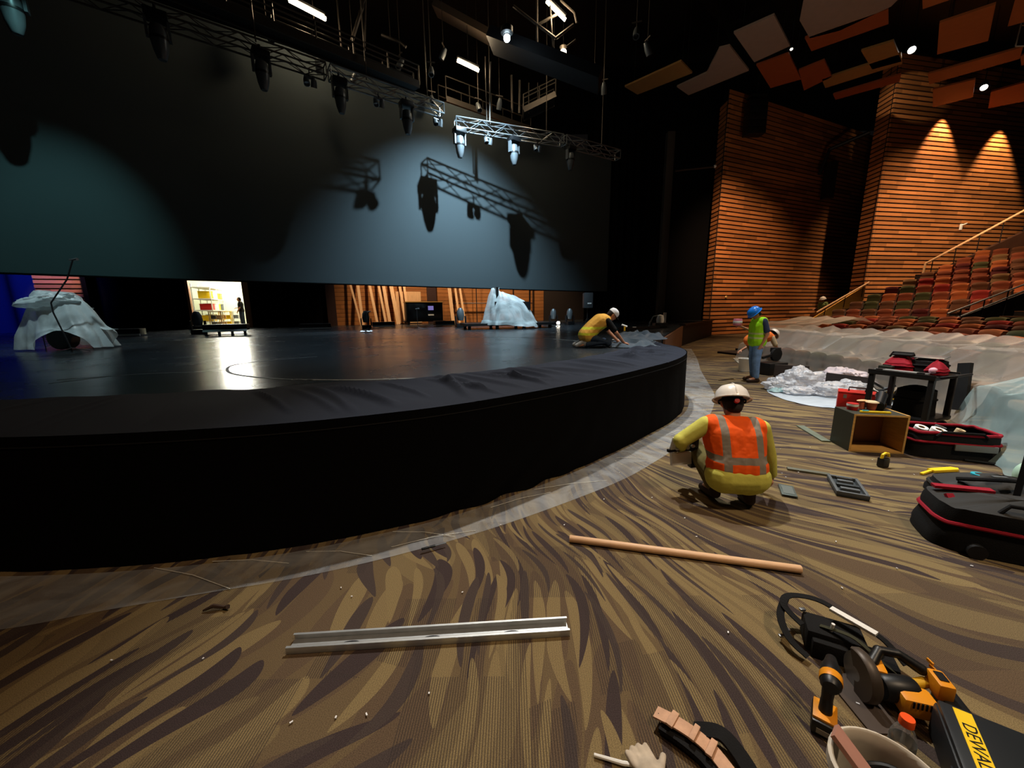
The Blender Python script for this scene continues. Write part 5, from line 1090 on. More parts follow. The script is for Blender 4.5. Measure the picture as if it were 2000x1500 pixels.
strap([(.60, 1.265, .028), (.67, 1.20, .032), (.73, 1.135, .022), (.77, 1.04, .015)], .075, .020, 'padded_belt', 'black_fabric')
strap([(.72, 1.235, .03), (.80, 1.20, .06), (.84, 1.13, .05), (.86, 1.03, .03)], .06, .012, 'loop', 'black_fabric')
for p, r_ in (((.635, 1.25, .066), .9), ((.70, 1.20, .064), .7), ((.745, 1.155, .052), .8)): MB().box((0, 0, 0), (.072, .03 * r_, .012), m=xf(p, rz=-.8 + pi/2)).build('keeper', 'leather', t, bevel=.003)
for k in range(3): MB().ell((.592 + .012 * k, 1.283 - .012 * k, .051), (.003, .003, .002), 6, 4).build('rivet', 'dark_metal', t)
# gloves and stick at the bottom edge
t = thing('work_glove', 'pale grey work glove lying at the bottom edge', 'glove', (.49, 1.085, 0), .3); g_ = MB(); g_.ell((0, 0, .03), (.05, .06, .028))
for k in range(4): g_.limb([(-.035 + .024 * k, .04, .03), (-.04 + .027 * k, .10 - .008 * abs(k - 1.5), .028)], [.014, .012], 8)
g_.limb([(.04, 0, .03), (.085, .04, .025)], [.016, .013], 8); g_.limb([(0, -.05, .03), (0, -.1, .03)], [.045, .05], 10); q = g_.build('glove_body', M('glove', '#b9ab98', .9, var=.2, vscale=25), t); remesh(q, .006, 2)
tag(MB().tube([(.30, 1.165, .012), (.40, 1.135, .014), (.47, 1.12, .02)], [.006, .008, .008], 8).build('white_stick', 'white_plastic', None, True), 'thin white stick pointing at the pale glove', 'stick')
# ---- bucket with board and cable
BX, BY = 1.075, .85
t = thing('bucket', 'off-white plastic bucket cut by the bottom edge', 'bucket', (BX, BY, 0))
MB().lathe([(0, .004), (.108, .004), (.112, .0), (.132, .33), (.142, .335), (.142, .368), (.134, .372), (.128, .366), (.126, .33), (.106, .012), (0, .012)], 36).build('shell', 'scuffed_white', t, True)
MB().tube([(-.142, 0, .35), (-.13, -.05, .30), (-.08, -.13, .27), (.08, -.13, .27), (.13, -.05, .30), (.142, 0, .35)], .003, 6).build('bail_handle', 'steel', t, True)
tag(MB().bar((BX - .07, BY + .115, .388), (BX + .06, BY - .12, .20), .075, .014, up=(.2, .2, 1)).build('wood_offcut', 'pink_board', None), 'reddish wood offcut leaning in the off-white bucket', 'wood offcut')
t = thing('cable_coil', 'black cable coil inside the off-white bucket', 'cable', (BX + .015, BY + .005, .0))
for k in range(4): MB().tube([((.085 - .006 * k) * cos(a), (.085 - .006 * k) * sin(a), .27 + .017 * k + .008 * sin(3 * a)) for a in [2 * pi * i / 28 for i in range(29)]], .009, 8).build('turn', 'black_plastic', t, True)
MB().lathe([(0, .25), (.05, .25), (.045, .31), (0, .315)], 16).build('plug', 'black_plastic', t, True)
# ---- water bottle
t = thing('drink_bottle', 'clear empty drink bottle with orange cap beside the bucket', 'bottle', (1.41, 1.108, 0))
MB().lathe([(0, .004), (.034, .004), (.037, .015), (.035, .06), (.031, .075), (.036, .09), (.037, .15), (.036, .165), (.026, .195), (.0165, .208), (.0165, .218)], 28).build('bottle_body', 'bottle_film', t, True)
MB().lathe([(0, .245), (.020, .245), (.0215, .240), (.0215, .216), (.019, .214)], 24).build('cap', 'orange_cap', t, True)
MB().lathe([(.0375, .095), (.0378, .1), (.0378, .145), (.0375, .15)], 28).build('label', M('bottle_label', '#6a6c68', .4), t, True)
# ---- black hard case with yellow name strip
t = thing('tool_case', 'black plastic tool case with yellow lettered strip in the bottom right corner', 'tool case', (1.665, 1.03, 0), radians(-36))
# strip runs along local -y
MB().box((0, 0, .075), (.24, .38, .14)).build('case_body', M('case_black', '#1a1e22', .45), t, bevel=.02); MB().box((0, 0, .15), (.225, .36, .025)).build('lid', 'case_black', t, bevel=.01)
MB().box((-.05, 0, .1635), (.05, .33, .003)).build('name_strip', 'bright_yellow', t)
txt('DEWALT', .052, 'black_plastic', [c_ for c_ in t.children if c_.name.startswith('name_strip')][0], xf((-.05, 0, .1655), rz=-pi/2), 'lettering')
MB().box((-.122, -.10, .09), (.012, .06, .06)).build('latch', 'black_plastic', t, bevel=.004)
# ---- cordless impact driver standing on its battery
t = thing('impact_driver', 'black and yellow cordless driver standing on its battery', 'power drill', (1.265, 1.265, 0), radians(-40))
bt_ = MB().box((0, .0, .036), (.082, .125, .066)).build('battery', 'black_plastic', t, bevel=.012); MB().box((0, .0, .072), (.078, .10, .014)).build('battery_band', 'saw_yellow', bt_, bevel=.004)
MB().box((0, -.0635, .030), (.045, .002, .022)).build('battery_label', M('label_grey', '#8a8378', .5), bt_)
hd = MB().limb([(0, .0, .078), (0, .012, .13), (0, .02, .20)], [.024, .020, .024], 14).build('handle', 'black_plastic', t); remesh(hd, .004, 2)
MB().lathe([(0, -.075), (.026, -.075), (.034, -.06), (.036, .0), (.034, .035), (.026, .055), (.018, .095), (.010, .1), (0, .1)], 22, xf((0, .025, .235), rx=-pi/2)).build('motor_housing', 'black_plastic', t, True)
MB().lathe([(.0365, -.045), (.038, -.04), (.038, -.012), (.0365, -.008)], 22, xf((0, .025, .235), rx=-pi/2)).build('yellow_collar', 'saw_yellow', t, True)
MB().box((0, .052, .185), (.014, .02, .03)).build('trigger', 'black_fabric', t, bevel=.004)
# ---- tool pouch with belt loops
t = thing('tool_pouch', 'black tool pouch with curling webbing beside the white bar', 'tool pouch', (1.60, 1.63, 0), radians(-28))
MB().box((0, 0, .06), (.24, .15, .12)).build('pouch', 'black_fabric', t, bevel=.02); MB().box((.15, -.07, .045), (.14, .12, .09)).build('pocket', 'black_fabric', t, bevel=.02); MB().box((-.03, -.09, .05), (.14, .04, .09)).build('pocket', 'black_fabric', t, bevel=.012)
def strap2(pts, wd, th, name, mat):
    global t
    return strap(pts, wd, th, name, mat, 40)
strap2([(-.13, -.02, .10), (-.20, .05, .13), (-.17, .12, .15), (-.05, .12, .17), (.08, .08, .14), (.20, .05, .10), (.27, -.02, .05)], .035, .005, 'webbing', 'black_fabric')
strap2([(-.19, .10, .14), (-.22, .0, .10), (-.19, -.10, .06), (-.12, -.15, .03)], .035, .005, 'webbing', 'black_fabric')
strap2([(-.06, -.02, .125), (.05, -.07, .15), (.14, -.12, .11), (.24, -.12, .05)], .022, .004, 'webbing', M('olive_web', '#30301e', .9))
for p in ((-.19, -.03, .05), (-.215, -.06, .03), (-.12, .06, .13)): MB().box((0, 0, 0), (.028, .018, .012), m=xf(p, rz=.5)).build('buckle', 'steel', t, bevel=.003)
MB().tube([(-.02, -.03, .1), (-.015, -.035, .165)], .008, 8).build('pencil', 'white_plastic', t, True)
a = Vector((1.70, 1.775, .135)); b = Vector((1.785, 1.60, .135))
tag(MB().bar((1.632, 1.698, .172), (1.716, 1.535, .172), .034, .014).build('white_bar', 'white_plastic', None, bevel=.002), 'flat white straight bar resting on the black tool pouch', 'bar')
# ---- circular saw
t = thing('circular_saw', 'yellow and black cordless circular saw lying on the carpet', 'circular saw', (1.60, 1.375, 0), radians(-8))
MB().box((-.085, -.02, .006), (.15, .26, .005), m=xf(rz=.1)).build('shoe_plate', M('dirty_steel', '#4a3f38', .5, metal=.4, var=.2), t)
MB().lathe([(0, -.008), (.088, -.008), (.088, .008), (0, .008)], 40, xf((-.065, .03, .085), ry=pi/2)).build('blade', 'steel', t, True)
MB().lathe([(.03, -.022), (.100, -.022), (.106, -.015), (.106, .015), (.100, .022), (.03, .022)], 32, xf((-.065, .03, .088), ry=pi/2), -pi * .15 + pi, pi * .95 + pi).build('blade_guard', M('guard_grey', '#4d443c', .45, metal=.3), t, True)
MB().lathe([(0, -.03), (.045, -.03), (.052, -.02), (.052, .08), (.044, .1), (0, .1)], 24, xf((.01, -.02, .085), ry=pi/2)).build('gearbox', 'black_plastic', t, True)
MB().box((.085, -.055, .075), (.12, .085, .085), m=xf(rz=-.15)).build('motor_cover', 'saw_yellow', t, bevel=.018)
for k in range(6): MB().box((.055 + .014 * k, -.098, .10), (.006, .004, .028), m=xf(rz=-.15)).build('vent_slot', 'black_plastic', t)
MB().box((-.005, .045, .11), (.05, .09, .06), m=xf(rz=-.3)).build('upper_housing', 'saw_yellow', t, bevel=.014)
hd = MB().limb([(-.01, .05, .135), (.04, .09, .165), (.11, .08, .165), (.18, .045, .13)], [.022, .021, .020, .024], 12).build('handle', 'black_plastic', t); remesh(hd, .005, 2)
hd = MB().limb([(.02, .0, .10), (.10, .0, .085), (.18, .02, .09)], [.026, .022, .022], 12).build('lower_grip', M('yellow_dull', '#c8991c', .45), t); remesh(hd, .005, 2)
MB().box((.205, .03, .115), (.055, .09, .075), m=xf((0, 0, 0), rz=-.2)).build('battery_mount', 'saw_yellow', t, bevel=.01); MB().box((.2065, .035, .155), (.03, .045, .004), m=xf(rz=-.2)).build('mount_label', 'black_plastic', t)
for k in range(3): MB().box((.232 + .004 * k, .07 - .012 * k, .15 - .02 * k), (.006, .03, .012)).build('rib', 'saw_yellow', t)
MB().box((.235, .0, .05), (.075, .115, .075), m=xf(rz=-.2)).build('battery', 'black_plastic', t, bevel=.012)
MB().box((-.02, .10, .09), (.02, .05, .03)).build('depth_lever', 'saw_yellow', t, bevel=.005)
# ---- hex socket tray, small device, strips, tape, putty knife
t = thing('socket_tray', 'grey plastic tool tray lying open on the carpet', 'tool tray', (3.16, 3.33, 0), radians(-30))
MB().box((0, 0, .012), (.23, .42, .02)).build('base', M('tray_dark', '#33393c', .5), t, bevel=.006)
for s in (-1, 1): MB().box((s * .105, 0, .035), (.025, .42, .035)).build('side_rail', 'grey_plastic', t, bevel=.006); MB().box((0, s * .197, .035), (.22, .028, .035)).build('end_rail', 'grey_plastic', t, bevel=.006)
for y_, w_, m_ in ((-.10, .14, 'grey_plastic'), (-.01, .17, 'tray_dark'), (.09, .12, 'grey_plastic')): MB().box((0, y_, .035), (w_, .045, .04)).build('tool_cell', m_, t, bevel=.008)
MB().tube([(-.06, .14, .05), (.06, .14, .05)], .016, 10).build('driver', 'black_plastic', t, True)
t = thing('flat_gauge', 'small flat grey metal block beside the squatting man', 'metal block', (2.57, 3.29, 0), radians(-28)); MB().box((0, 0, .012), (.12, .24, .022)).build('body', M('slate_grey', '#5a6460', .4, metal=.3), t, bevel=.004); MB().box((.0, .0, .0245), (.085, .18, .003)).build('inset', M('inset_grey', '#7c8480', .35, metal=.4), t); MB().box((0, -.1205, .012), (.10, .002, .014)).build('edge', 'dark_metal', t)
tag(MB().bar((2.93, 3.80, .012), (3.25, 3.63, .012), .06, .02).build('metal_strip', M('strip_grey', '#6e6e60', .45, metal=.4), None, bevel=.003), 'flat dull metal strip lying above the grey tool tray', 'strip')
tag(MB().bar((4.18, 5.28, .010), (4.02, 4.62, .010), .10, .016).build('metal_strip', M('strip_green', '#7c8676', .4, metal=.4), None, bevel=.003), 'greenish flat strip leading to the wooden cabinet box', 'strip')
tag(MB().bar((7.7, 12.9, .012), (6.55, 10.3, .012), .20, .02).build('metal_strip', M('strip_pale', '#b0b0a4', .5), None), 'pale flat strip on the carpet left of the lime vest man', 'strip')
tag(MB().bar((4.95, 8.9, .01), (5.4, 9.1, .01), .04, .012).build('metal_strip', 'dark_metal', None), 'short dark strip on the carpet at the standing man\'s boots', 'strip')
t = thing('looped_block', 'small black block with a yellow loop handle standing on the carpet', 'tool', (3.98, 3.83, 0), .2)
MB().box((0, 0, .055), (.085, .07, .105)).build('body', 'black_plastic', t, bevel=.015); MB().tube([(-.03 + .0, 0, .10), (-.025, 0, .14), (.01, 0, .155), (.05, 0, .145), (.06, 0, .115)], .014, 8).build('shackle', 'bright_yellow', t, True)
t = thing('yellow_scraper', 'bright yellow plastic scraper lying on the carpet', 'scraper', (4.43, 3.70, 0), radians(6))
MB().prism([(-.08, -.03), (.20, -.035), (.24, 0), (.20, .035), (-.08, .035)], .004, .028).build('blade', 'bright_yellow', t, fixn=True); MB().bar((-.08, 0, .015), (-.26, -.05, .012), .025, .018).build('handle', 'bright_yellow', t)
# ---- open wooden cabinet box with odds on top
t = thing('cabinet_box', 'open plywood cabinet box with dark side lying on the carpet', 'cabinet', (4.33, 4.42, 0), radians(-11))
W_, D_, H_ = .56, .36, .46
MB().box((-W_ / 2 + .01, 0, H_ / 2), (.02, D_, H_)).build('side_panel', M('dark_laminate', '#2c2e24', .5), t); MB().box((W_ / 2 - .01, 0, H_ / 2), (.02, D_, H_)).build('side_panel', 'plywood', t)
MB().box((0, 0, H_ - .01), (W_ - .04, D_, .02)).build('top_panel', 'dark_laminate', t); MB().box((0, 0, .01), (W_ - .04, D_, .02)).build('bottom_panel', 'plywood', t); MB().box((0, D_ / 2 - .008, H_ / 2), (W_ - .04, .012, H_ - .04)).build('back_panel', M('hardboard', '#8a5322', .6), t)
for x in (-W_ / 2 + .01, W_ / 2 - .01): MB().box((x, -D_ / 2 - .002, H_ / 2), (.02, .003, H_)).build('edge_band', 'plywood', t)
MB().box((0, -D_ / 2 - .002, H_ - .01), (W_ - .04, .003, .02)).build('edge_band', 'plywood', t)
def onbox(x, y_, z=H_): v = t_cab.matrix_basis @ Vector((x, y_, z)); return v
t_cab = t
t = thing('red_cup', 'red striped container on the wooden cabinet box at its left edge', 'cup', onbox(-.17, .05)); MB().lathe([(0, 0), (.05, 0), (.058, .07), (.058, .08), (0, .08)], 18).build('body', 'red_plastic', t, True); MB().lathe([(.0565, .045), (.0575, .05), (.0585, .072), (.0575, .075)], 18).build('band', 'white_plastic', t, True)
t = thing('paper_cup', 'pale cup tipped on the wooden cabinet box', 'cup', onbox(.05, .08)); MB().lathe([(0, 0), (.04, 0), (.055, .09), (.055, .092), (.04, .006), (0, .006)], 18).build('body', 'brown_cup', t, True); MB().lathe([(0, .09), (.07, .092), (.06, .105), (0, .108)], 16).build('lid', 'tan_sheet', t, True)
t = thing('scoop', 'wooden scoop standing on the wooden cabinet box', 'scoop', onbox(-.03, .12)); MB().lathe([(0, 0), (.035, 0), (.03, .08), (0, .085)], 14).build('cup_body', 'brown_cup', t, True); MB().ell((0, 0, .10), (.07, .03, .014), 12, 8).build('blade', 'pale_wood', t, True)
t = thing('yellow_level', 'yellow level lying along the front of the wooden cabinet box', 'level', onbox(-.02, -.1), radians(-14)); MB().box((0, 0, .012), (.30, .03, .022)).build('body', 'bright_yellow', t, bevel=.004); MB().box((-.1, 0, .026), (.06, .02, .01)).build('vial', 'teal', t)
t = thing('black_tube_light', 'black cylindrical torch leaning on the wooden cabinet box', 'torch', onbox(.19, .12, H_ + .05), .5); MB().tube([(-.12, 0, 0), (.1, .05, .08), (.16, .07, .09)], [.05, .05, .06], 14).build('body', 'black_plastic', t, True)
MB().lathe([(0, -.02), (.055, -.02), (.06, 0), (0, .0)], 14, xf((-.12, 0, 0), ry=-pi/2)).build('lens_ring', 'dark_metal', t, True)
# ---- red tool chest behind
t = thing('red_tool_chest', 'red metal toolbox standing behind the cart legs', 'toolbox', (5.55, 5.95, 0), radians(-40))
MB().box((0, 0, .17), (.46, .30, .34)).build('body', 'red_plastic', t, bevel=.015); MB().prism([(-.23, -.15), (.23, -.15), (.23, .15), (-.23, .15)], .34, .36).build('lid', 'red_plastic', t); MB().tube([(-.1, 0, .36), (-.1, 0, .42), (.1, 0, .42), (.1, 0, .36)], .012, 8).build('handle', 'dark_metal', [c_ for c_ in t.children if c_.name.startswith('lid')][0], True)
for x in (-.14, .14): MB().box((x, -.152, .29), (.04, .008, .06)).build('latch', 'steel', t)
# ---- black two-shelf work cart with bags on it
CP = [V(5.226, 5.407, 0), V(5.453, 4.761, 0), V(6.123, 5.114, 0), V(6.092, 6.024, 0)]
cc = V(5.66, 5.30, 0); CR = radians(28)
t = thing('work_cart', 'black two-tier work cart loaded with red tool bags', 'cart', (5.72, 5.33, 0), radians(-68))
CW, CD, CH = .72, .66, .78
MB().box((0, 0, CH - .03), (CW, CD, .05)).build('top_tray', 'black_plastic', t, bevel=.012); MB().box((0, 0, .16), (CW, CD, .05)).build('bottom_tray', 'black_plastic', t, bevel=.012)
for x in (-1, 1):
    for y_ in (-1, 1): MB().box((x * (CW / 2 - .04), y_ * (CD / 2 - .04), CH / 2 + .05), (.06, .06, CH - .14)).build('leg', 'black_plastic', t, bevel=.008).name; MB().lathe([(0, -.02), (.05, -.02), (.05, .02), (0, .02)], 16, xf((x * (CW / 2 - .06), y_ * (CD / 2 - .06), .055), rx=pi/2)).build('caster', 'dark_metal', t, True)
for y_ in (-1, 1): MB().box((0, y_ * (CD / 2 - .01), CH), (CW, .02, .03)).build('rim', 'black_plastic', t)
MB().tube([(CW / 2, -.2, CH - .02), (CW / 2 + .14, -.2, CH + .02), (CW / 2 + .14, .2, CH + .02), (CW / 2, .2, CH - .02)], .015, 8).build('push_handle', 'black_plastic', t, True)
cart = t
def oncart(x, y_, z): return cart.matrix_basis @ Vector((x, y_, z))
def bag(label, loc, rz, lx, ly, h, top, body='black_fabric', trim='red_fabric', open_=False, seed=0, top_mat=None):
    global t
    t = thing('tool_bag', label, 'tool bag', loc, rz)
    def fn(u, v):
        a = 2 * pi * u; sq = lambda c_: math.copysign(abs(c_) ** .45, c_)
        f = 1 - .10 * v + .04 * nz(cos(a) * 2 + seed, sin(a) * 2, v * 3)
        return (lx / 2 * sq(cos(a)) * f, ly / 2 * sq(sin(a)) * f, .006 + h * v + .02 * nz(cos(a) * 2, sin(a) * 2, seed) * v)
    MB().grid(fn, 48, 8).build('bag_body', body, t, True)
    MB().add([fn(i / 48, .0) for i in range(48)], [tuple(range(48))]).build('bag_base', body, t)
    if open_:
        MB().add([tuple(Vector(fn(i / 48, .72)) * 1) for i in range(48)], [tuple(range(48))]).build('inner_floor', body, t)
        MB().tube([Vector(fn(i / 48, 1.0)) for i in range(49)], .018, 7).build('rim_trim', trim, t, True)
    else:
        def tp(u, v):
            a = 2 * pi * u; p = Vector(fn(u, 1)); q = p * (1 - v); q.z = p.z + top * sin(v * pi / 2) * (1 + .25 * nz(p.x * 6, p.y * 6, seed)); return tuple(q)
        MB().grid(tp, 48, 8).build('bag_top', top_mat or trim, t, True)
    MB().tube([Vector(fn(i / 48, .62)) * 1.012 for i in range(49)], .014, 6).build('band', trim, t, True)
    return t
def bag_handle(t, lx, y_, z, h): MB().tube([(-lx, y_, z), (-lx * .8, y_, z + h), (lx * .8, y_, z + h), (lx, y_, z)], .014, 8).build('handle', 'black_fabric', t, True)
bag('red and black tool bag slumped on the left end of the cart', oncart(-.17, .08, CH), radians(-66), .34, .30, .10, .13, 'red_fabric', 'red_fabric', seed=2); bag_handle(t, .14, 0, .18, .07); MB().box((.02, 0, .235), (.22, .1, .02), m=xf(rx=.2)).build('flap', 'black_fabric', t, bevel=.006)
bag('black tool bag with silver flap in the middle of the cart', oncart(.10, .16, CH), radians(-66), .36, .30, .15, .05, 'black_fabric', 'black_fabric', seed=5); MB().box((0, 0, .215), (.34, .2, .012), m=xf(rx=.12)).build('flap', 'steel', t, bevel=.004)
bag('crimson cloth bag on the right end of the cart', oncart(.26, -.06, CH), radians(-66), .20, .24, .08, .10, 'red_fabric', 'red_fabric', seed=8); MB().ell((0, -.10, .06), (.05, .04, .045), 12, 8).build('pink_pouch', M('pink_white', '#e0a8b8', .6), t, True)
t = thing('level_bars', 'pair of long silver levels lying on the front edge of the cart', 'level', oncart(-.03, -.24, CH), radians(-66)); 
for dy in (-.03, .03): MB().box((0, dy, .012), (.56, .035, .03)).build('bar', 'galvanised', t, bevel=.004)
for x in (-.22, .22): MB().box((x, 0, .014), (.08, .10, .034)).build('clip', 'black_plastic', t, bevel=.004)
t = thing('battery_pack', 'dark charger lying on the left corner of the cart', 'charger', oncart(-.25, -.10, CH), radians(-60)); MB().box((0, 0, .035), (.16, .14, .06)).build('body', M('moss_dark', '#1c2218', .6), t, bevel=.015); MB().box((0, 0, .07), (.08, .07, .012)).build('terminal', 'black_plastic', t)
t = bag('black bucket bag standing on the lower tray of the cart', oncart(.08, .0, .185), radians(-66), .40, .36, .34, .06, 'black_fabric', 'black_fabric', seed=12)
t = thing('yellow_pouch', 'small yellow pouch on the lower cart tray', 'pouch', oncart(-.24, -.1, .185)); MB().ell((0, 0, .06), (.07, .06, .06), 12, 8).build('body', 'yellow', t, True); MB().box((0, 0, .12), (.1, .06, .02)).build('flap', 'white_plastic', t, bevel=.004)
tag(MB().bar((6.62, 5.42, .18), (6.72, 5.55, .86), .16, .05, up=(1, 0, 0)).build('black_board', 'black_plastic'), 'upright black board behind the right end of the cart', 'board')
# ---- big tool bags at right
t = bag('open red-rimmed black tool bag full of parts in front of the cart', (5.05, 4.22, 0), radians(-18), .86, .50, .28, 0, 'black_fabric', 'red_fabric', True, seed=15); bag15 = t
MB().box((.12, -.262, .15), (.36, .02, .07)).build('clear_pocket', M('pocket_grey', '#6c6f6e', .3), t, bevel=.006); bag_handle(t, .22, -.24, .26, .05)
for i, (x, y_, r_, mt, lb) in enumerate([(-.22, .02, .06, 'white_plastic', 'white tape roll at the left inside the open red-rimmed bag'), (-.10, -.05, .07, 'white_plastic', 'white tape roll at the middle inside the open red-rimmed bag'), (.12, .0, .04, 'tan_sheet', 'tan fitting at the right inside the open red-rimmed bag'), (.0, .1, .05, 'grey_plastic', 'grey fitting at the back inside the open red-rimmed bag')]):
    v = bag15.matrix_basis @ Vector((x, y_, .245)); q = thing('tape_roll', lb, 'roll', v, .3 * i); MB().lathe([(r_ * .5, -.02), (r_, -.02), (r_, .03), (r_ * .5, .03), (r_ * .5, -.02)], 18, xf((0, 0, .02), rx=.3)).build('ring', mt, q, True); MB().lathe([(r_ * .45, -.018), (r_ * .5, -.018), (r_ * .5, .028), (r_ * .45, .028)], 18, xf((0, 0, .02), rx=.3)).build('core', 'plywood', q, True)
t = thing('cable_loop', 'black cable looped on the carpet beside the plastic-covered seats', 'cable'); MB().tube(catmull([(5.45, 3.95, .015), (5.6, 4.15, .02), (5.55, 4.35, .02), (5.3, 4.5, .015)], 20), .014, 8).build('cable', 'black_plastic', t, True)
MB().tube(catmull([(5.0, 3.95, .02), (5.3, 3.75, .02), (5.35, 3.5, .02), (5.1, 3.35, .02), (4.7, 3.45, .02)], 20), .014, 8).build('cable', 'black_plastic', t, True)
t = bag('rounded black backpack lying in front of the yellow scraper', (4.22, 3.05, 0), radians(-30), .85, .44, .13, .11, 'black_fabric', M('pack_black', '#1d1b18', .7), seed=21); MB().lathe([(.03, 0), (.055, 0), (.055, .03), (.03, .03), (.03, 0)], 18, xf((-.12, .02, .205))).build('teal_roll', 'teal', t, True)
MB().tube(catmull([(-.3, -.1, .2), (-.1, -.2, .27), (.15, -.16, .28), (.3, -.05, .2)], 16), .018, 7).build('shoulder_strap', 'black_fabric', t, True)
for x in (-.1, .12): MB().box((x, -.10, .275), (.10, .03, .012), m=xf(rz=.3)).build('buckle', 'grey_plastic', t, bevel=.004)
t = bag('large black rolling tool bag with crimson trim at the right edge', (3.55, 2.42, 0), radians(-28), 1.0, .52, .30, .05, 'black_fabric', 'red_fabric', seed=27, top_mat='pack_black'); bag_handle(t, .2, -.2, .32, .06); rb = t
MB().bar((-.38, -.02, .34), (-.30, -.20, .12), .05, .02).build('red_strap', 'red_fabric', t); MB().bar((-.42, .1, .345), (-.1, .12, .36), .06, .02).build('red_strap', 'red_fabric', t)
for x in (-.3, .3): MB().lathe([(0, -.02), (.05, -.02), (.05, .02), (0, .02)], 16, xf((x, -.28, .05), rx=pi/2)).build('wheel', 'dark_metal', t, True)
t = thing('pull_handle', 'upright black telescopic bag handle at the right edge', 'handle', (3.83, 2.66, .25)); MB().bar((0, 0, 0), (.10, .06, .55), .035, .045).build('post', 'black_plastic', t); MB().bar((.17, -.02, 0), (.27, .04, .55), .035, .045).build('post', 'black_plastic', t); MB().bar((.08, .06, .55), (.30, .04, .55), .05, .04).build('grip', 'black_plastic', t)
t = thing('foam_pad', 'pale green knee pad behind the telescopic handle', 'knee pad', (4.70, 3.25, 0), .4); MB().ell((0, 0, .16), (.09, .07, .12), 14, 10).build('pad', M('mint', '#a8c8b4', .7), t, True); MB().box((0, -.05, .06), (.12, .05, .1)).build('strap', 'black_fabric', t, bevel=.01)
# ---- rubbish heap of plastic on a drop sheet
def disc(cx, cy, rx, ry, rot, seed):
    def fn(u, v):
        a = 2 * pi * u; r_ = v * (1 + .12 * nz(cos(a) * 1.4, sin(a) * 1.4, seed)); x = rx * r_ * cos(a); y_ = ry * r_ * sin(a)
        return (cx + x * cos(rot) - y_ * sin(rot), cy + x * sin(rot) + y_ * cos(rot), .008 + .02 * max(0, nz(x * 4, y_ * 4, seed)))
    return fn
tag(MB().grid(disc(6.25, 7.25, 1.05, 1.35, -.6, 4), 70, 16).build('drop_sheet', M('sheet_blue', '#a8b4c0', .6, var=.1, vscale=5), None, True), 'pale blue plastic drop sheet spread on the carpet under the rubbish', 'drop sheet')
def blob(label, loc, r, seed, mat='bag_film', sub=5):
    def fn(u, v):
        a = 2 * pi * u; b_ = pi * v; d = Vector((sin(b_) * cos(a), sin(b_) * sin(a), cos(b_)))
        k = 1 + .35 * nz(d.x * 2 + seed, d.y * 2, d.z * 2) + .20 * abs(nz(d.x * 5, d.y * 5 + seed, d.z * 5)) - .12 * abs(nz(d.x * 11, d.y * 11, d.z * 11 + seed))
        return (loc[0] + r[0] * d.x * k, loc[1] + r[1] * d.y * k, max(.03, loc[2] + r[2] * d.z * k))
    return tag(MB().grid(fn, 64, 36).build('plastic_bundle', mat, None, True), label, 'plastic bundle')
blob('tallest crumpled white plastic bundle in the middle of the rubbish', (6.02, 7.75, .19), (.36, .36, .26), 1.3); blob('low white plastic bundle at the left of the rubbish', (5.70, 7.80, .10), (.34, .30, .15), 4.1); blob('white plastic bundle at the front right of the rubbish', (6.25, 7.25, .10), (.36, .32, .16), 7.7); blob('small white plastic bundle at the right end of the rubbish', (6.72, 7.35, .10), (.30, .28, .16), 12.2)
blob('pinkish white plastic bundle behind the rubbish heap', (7.25, 8.1, .16), (.42, .46, .22), 15.5, M('pinkish', '#d8ccd4', .5, bump=.5, bscale=9)); blob('flat pale plastic bundle on the near edge of the drop sheet', (5.75, 7.35, .06), (.32, .20, .09), 21.0)
t = tag(MB().bar((6.75, 8.0, .17), (7.05, 7.35, .17), .04, .30).build('dark_board', M('dark_board', '#3a3230', .7)), 'dark grey board standing in the rubbish heap', 'board')
tag(MB().bar((6.35, 9.05, .20), (6.95, 8.75, .20), .05, .3).build('dark_board', MATS['dark_board']), 'dark board standing behind the tallest plastic bundle', 'board')
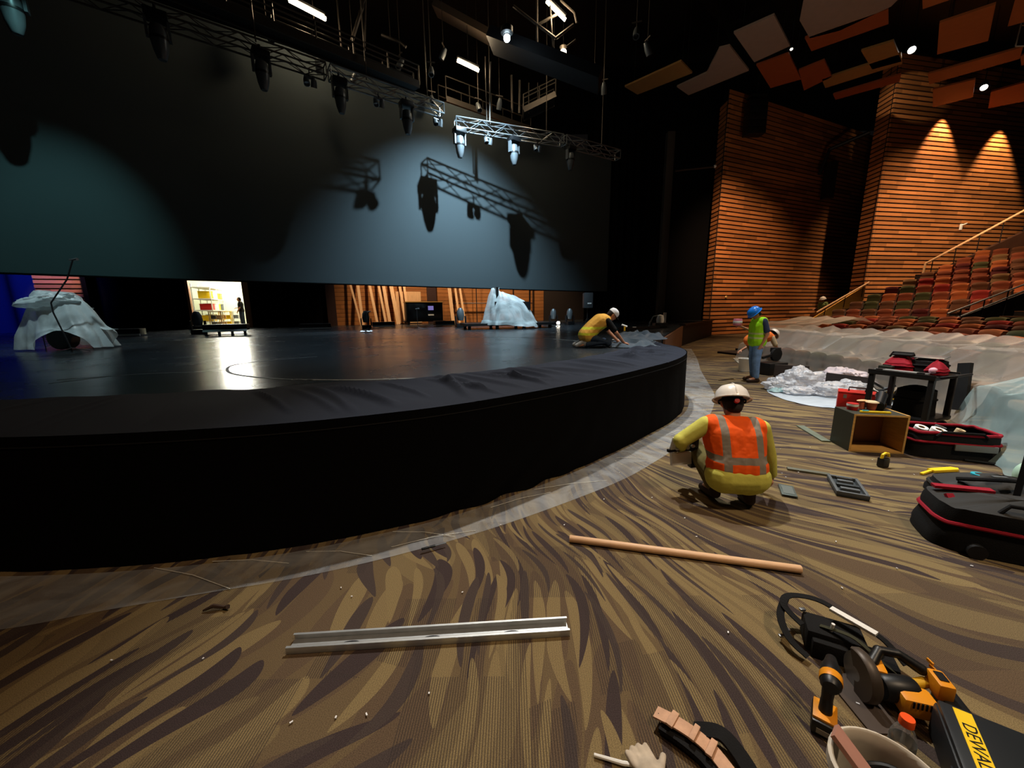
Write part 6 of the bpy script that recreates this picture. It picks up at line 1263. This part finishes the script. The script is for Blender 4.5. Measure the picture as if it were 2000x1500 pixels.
for i, (x, y_, rz, mt, lb) in enumerate([(6.2, 6.75, .3, 'tan_sheet', 'crumpled tan paper on the front of the drop sheet'), (6.75, 6.9, 1.0, 'tan_sheet', 'flat tan plate on the right of the drop sheet'), (5.45, 7.55, .5, 'teal', 'teal packet at the left of the drop sheet')]):
    tag(MB().grid(heap(x, y_, .02, .36, .22, .08, i * 3.1), 16, 12).build('packaging', mt if mt != 'teal' else M('packet', '#8fb0b4', .5), None, True), lb, 'packaging')
# cables and helmet-like gear right of the heap
t = thing('hose_bundle', 'bundle of black and yellow hoses beside the red toolbox', 'hose', (6.75, 6.75, 0))
for k in range(5): MB().tube([((.22 - .02 * k) * cos(a), (.20 - .01 * k) * sin(a), .06 + .05 * k + .05 * sin(a * 2 + k)) for a in [2 * pi * i / 24 for i in range(25)]], .022, 7).build('coil', ['black_plastic', 'bright_yellow', 'black_plastic', 'white_plastic', 'black_plastic'][k], t, True)
# black machine beside standing man
t = thing('chop_saw', 'black chop saw on its case beside the standing man', 'chop saw', (6.75, 9.75, 0), .3)
MB().box((0, 0, .16), (.62, .42, .30)).build('case', 'black_plastic', t, bevel=.02); MB().lathe([(0, -.03), (.17, -.03), (.17, .03), (0, .03)], 24, xf((.12, 0, .50), rx=pi/2)).build('blade_guard', 'dark_metal', t, True); MB().bar((.1, 0, .52), (-.34, 0, .44), .05, .06).build('arm', 'black_plastic', t); MB().box((.16, .06, .62), (.2, .16, .12)).build('motor', 'black_plastic', t, bevel=.02)
t = thing('white_pail', 'pale plastic pail behind the chop saw', 'pail', (6.35, 10.2, 0)); MB().lathe([(0, .01), (.14, .01), (.17, .34), (.18, .36), (.16, .36), (.13, .02), (0, .02)], 22).build('shell', 'white_plastic', t, True); MB().tube([(-.17, 0, .33), (0, -.17, .26), (.17, 0, .33)], .005, 6).build('bail_handle', 'steel', t, True)
# flecks of lint on the carpet: too many to count
random.seed(21); fk = MB()
for i in range(90):
    x = random.uniform(-2.2, 4.5); y_ = random.uniform(1.1, 6.5)
    if 2.5 + .55 * max(0, x) > y_ and x < 0: pass
    fk.box((x, y_, .008), (.008 + .006 * random.random(), .006, .004), random.uniform(0, 3))
o = fk.build('lint_flecks', 'white_cloth'); tag(o, 'scattered white lint flecks on the patterned carpet', 'lint', kind='stuff')
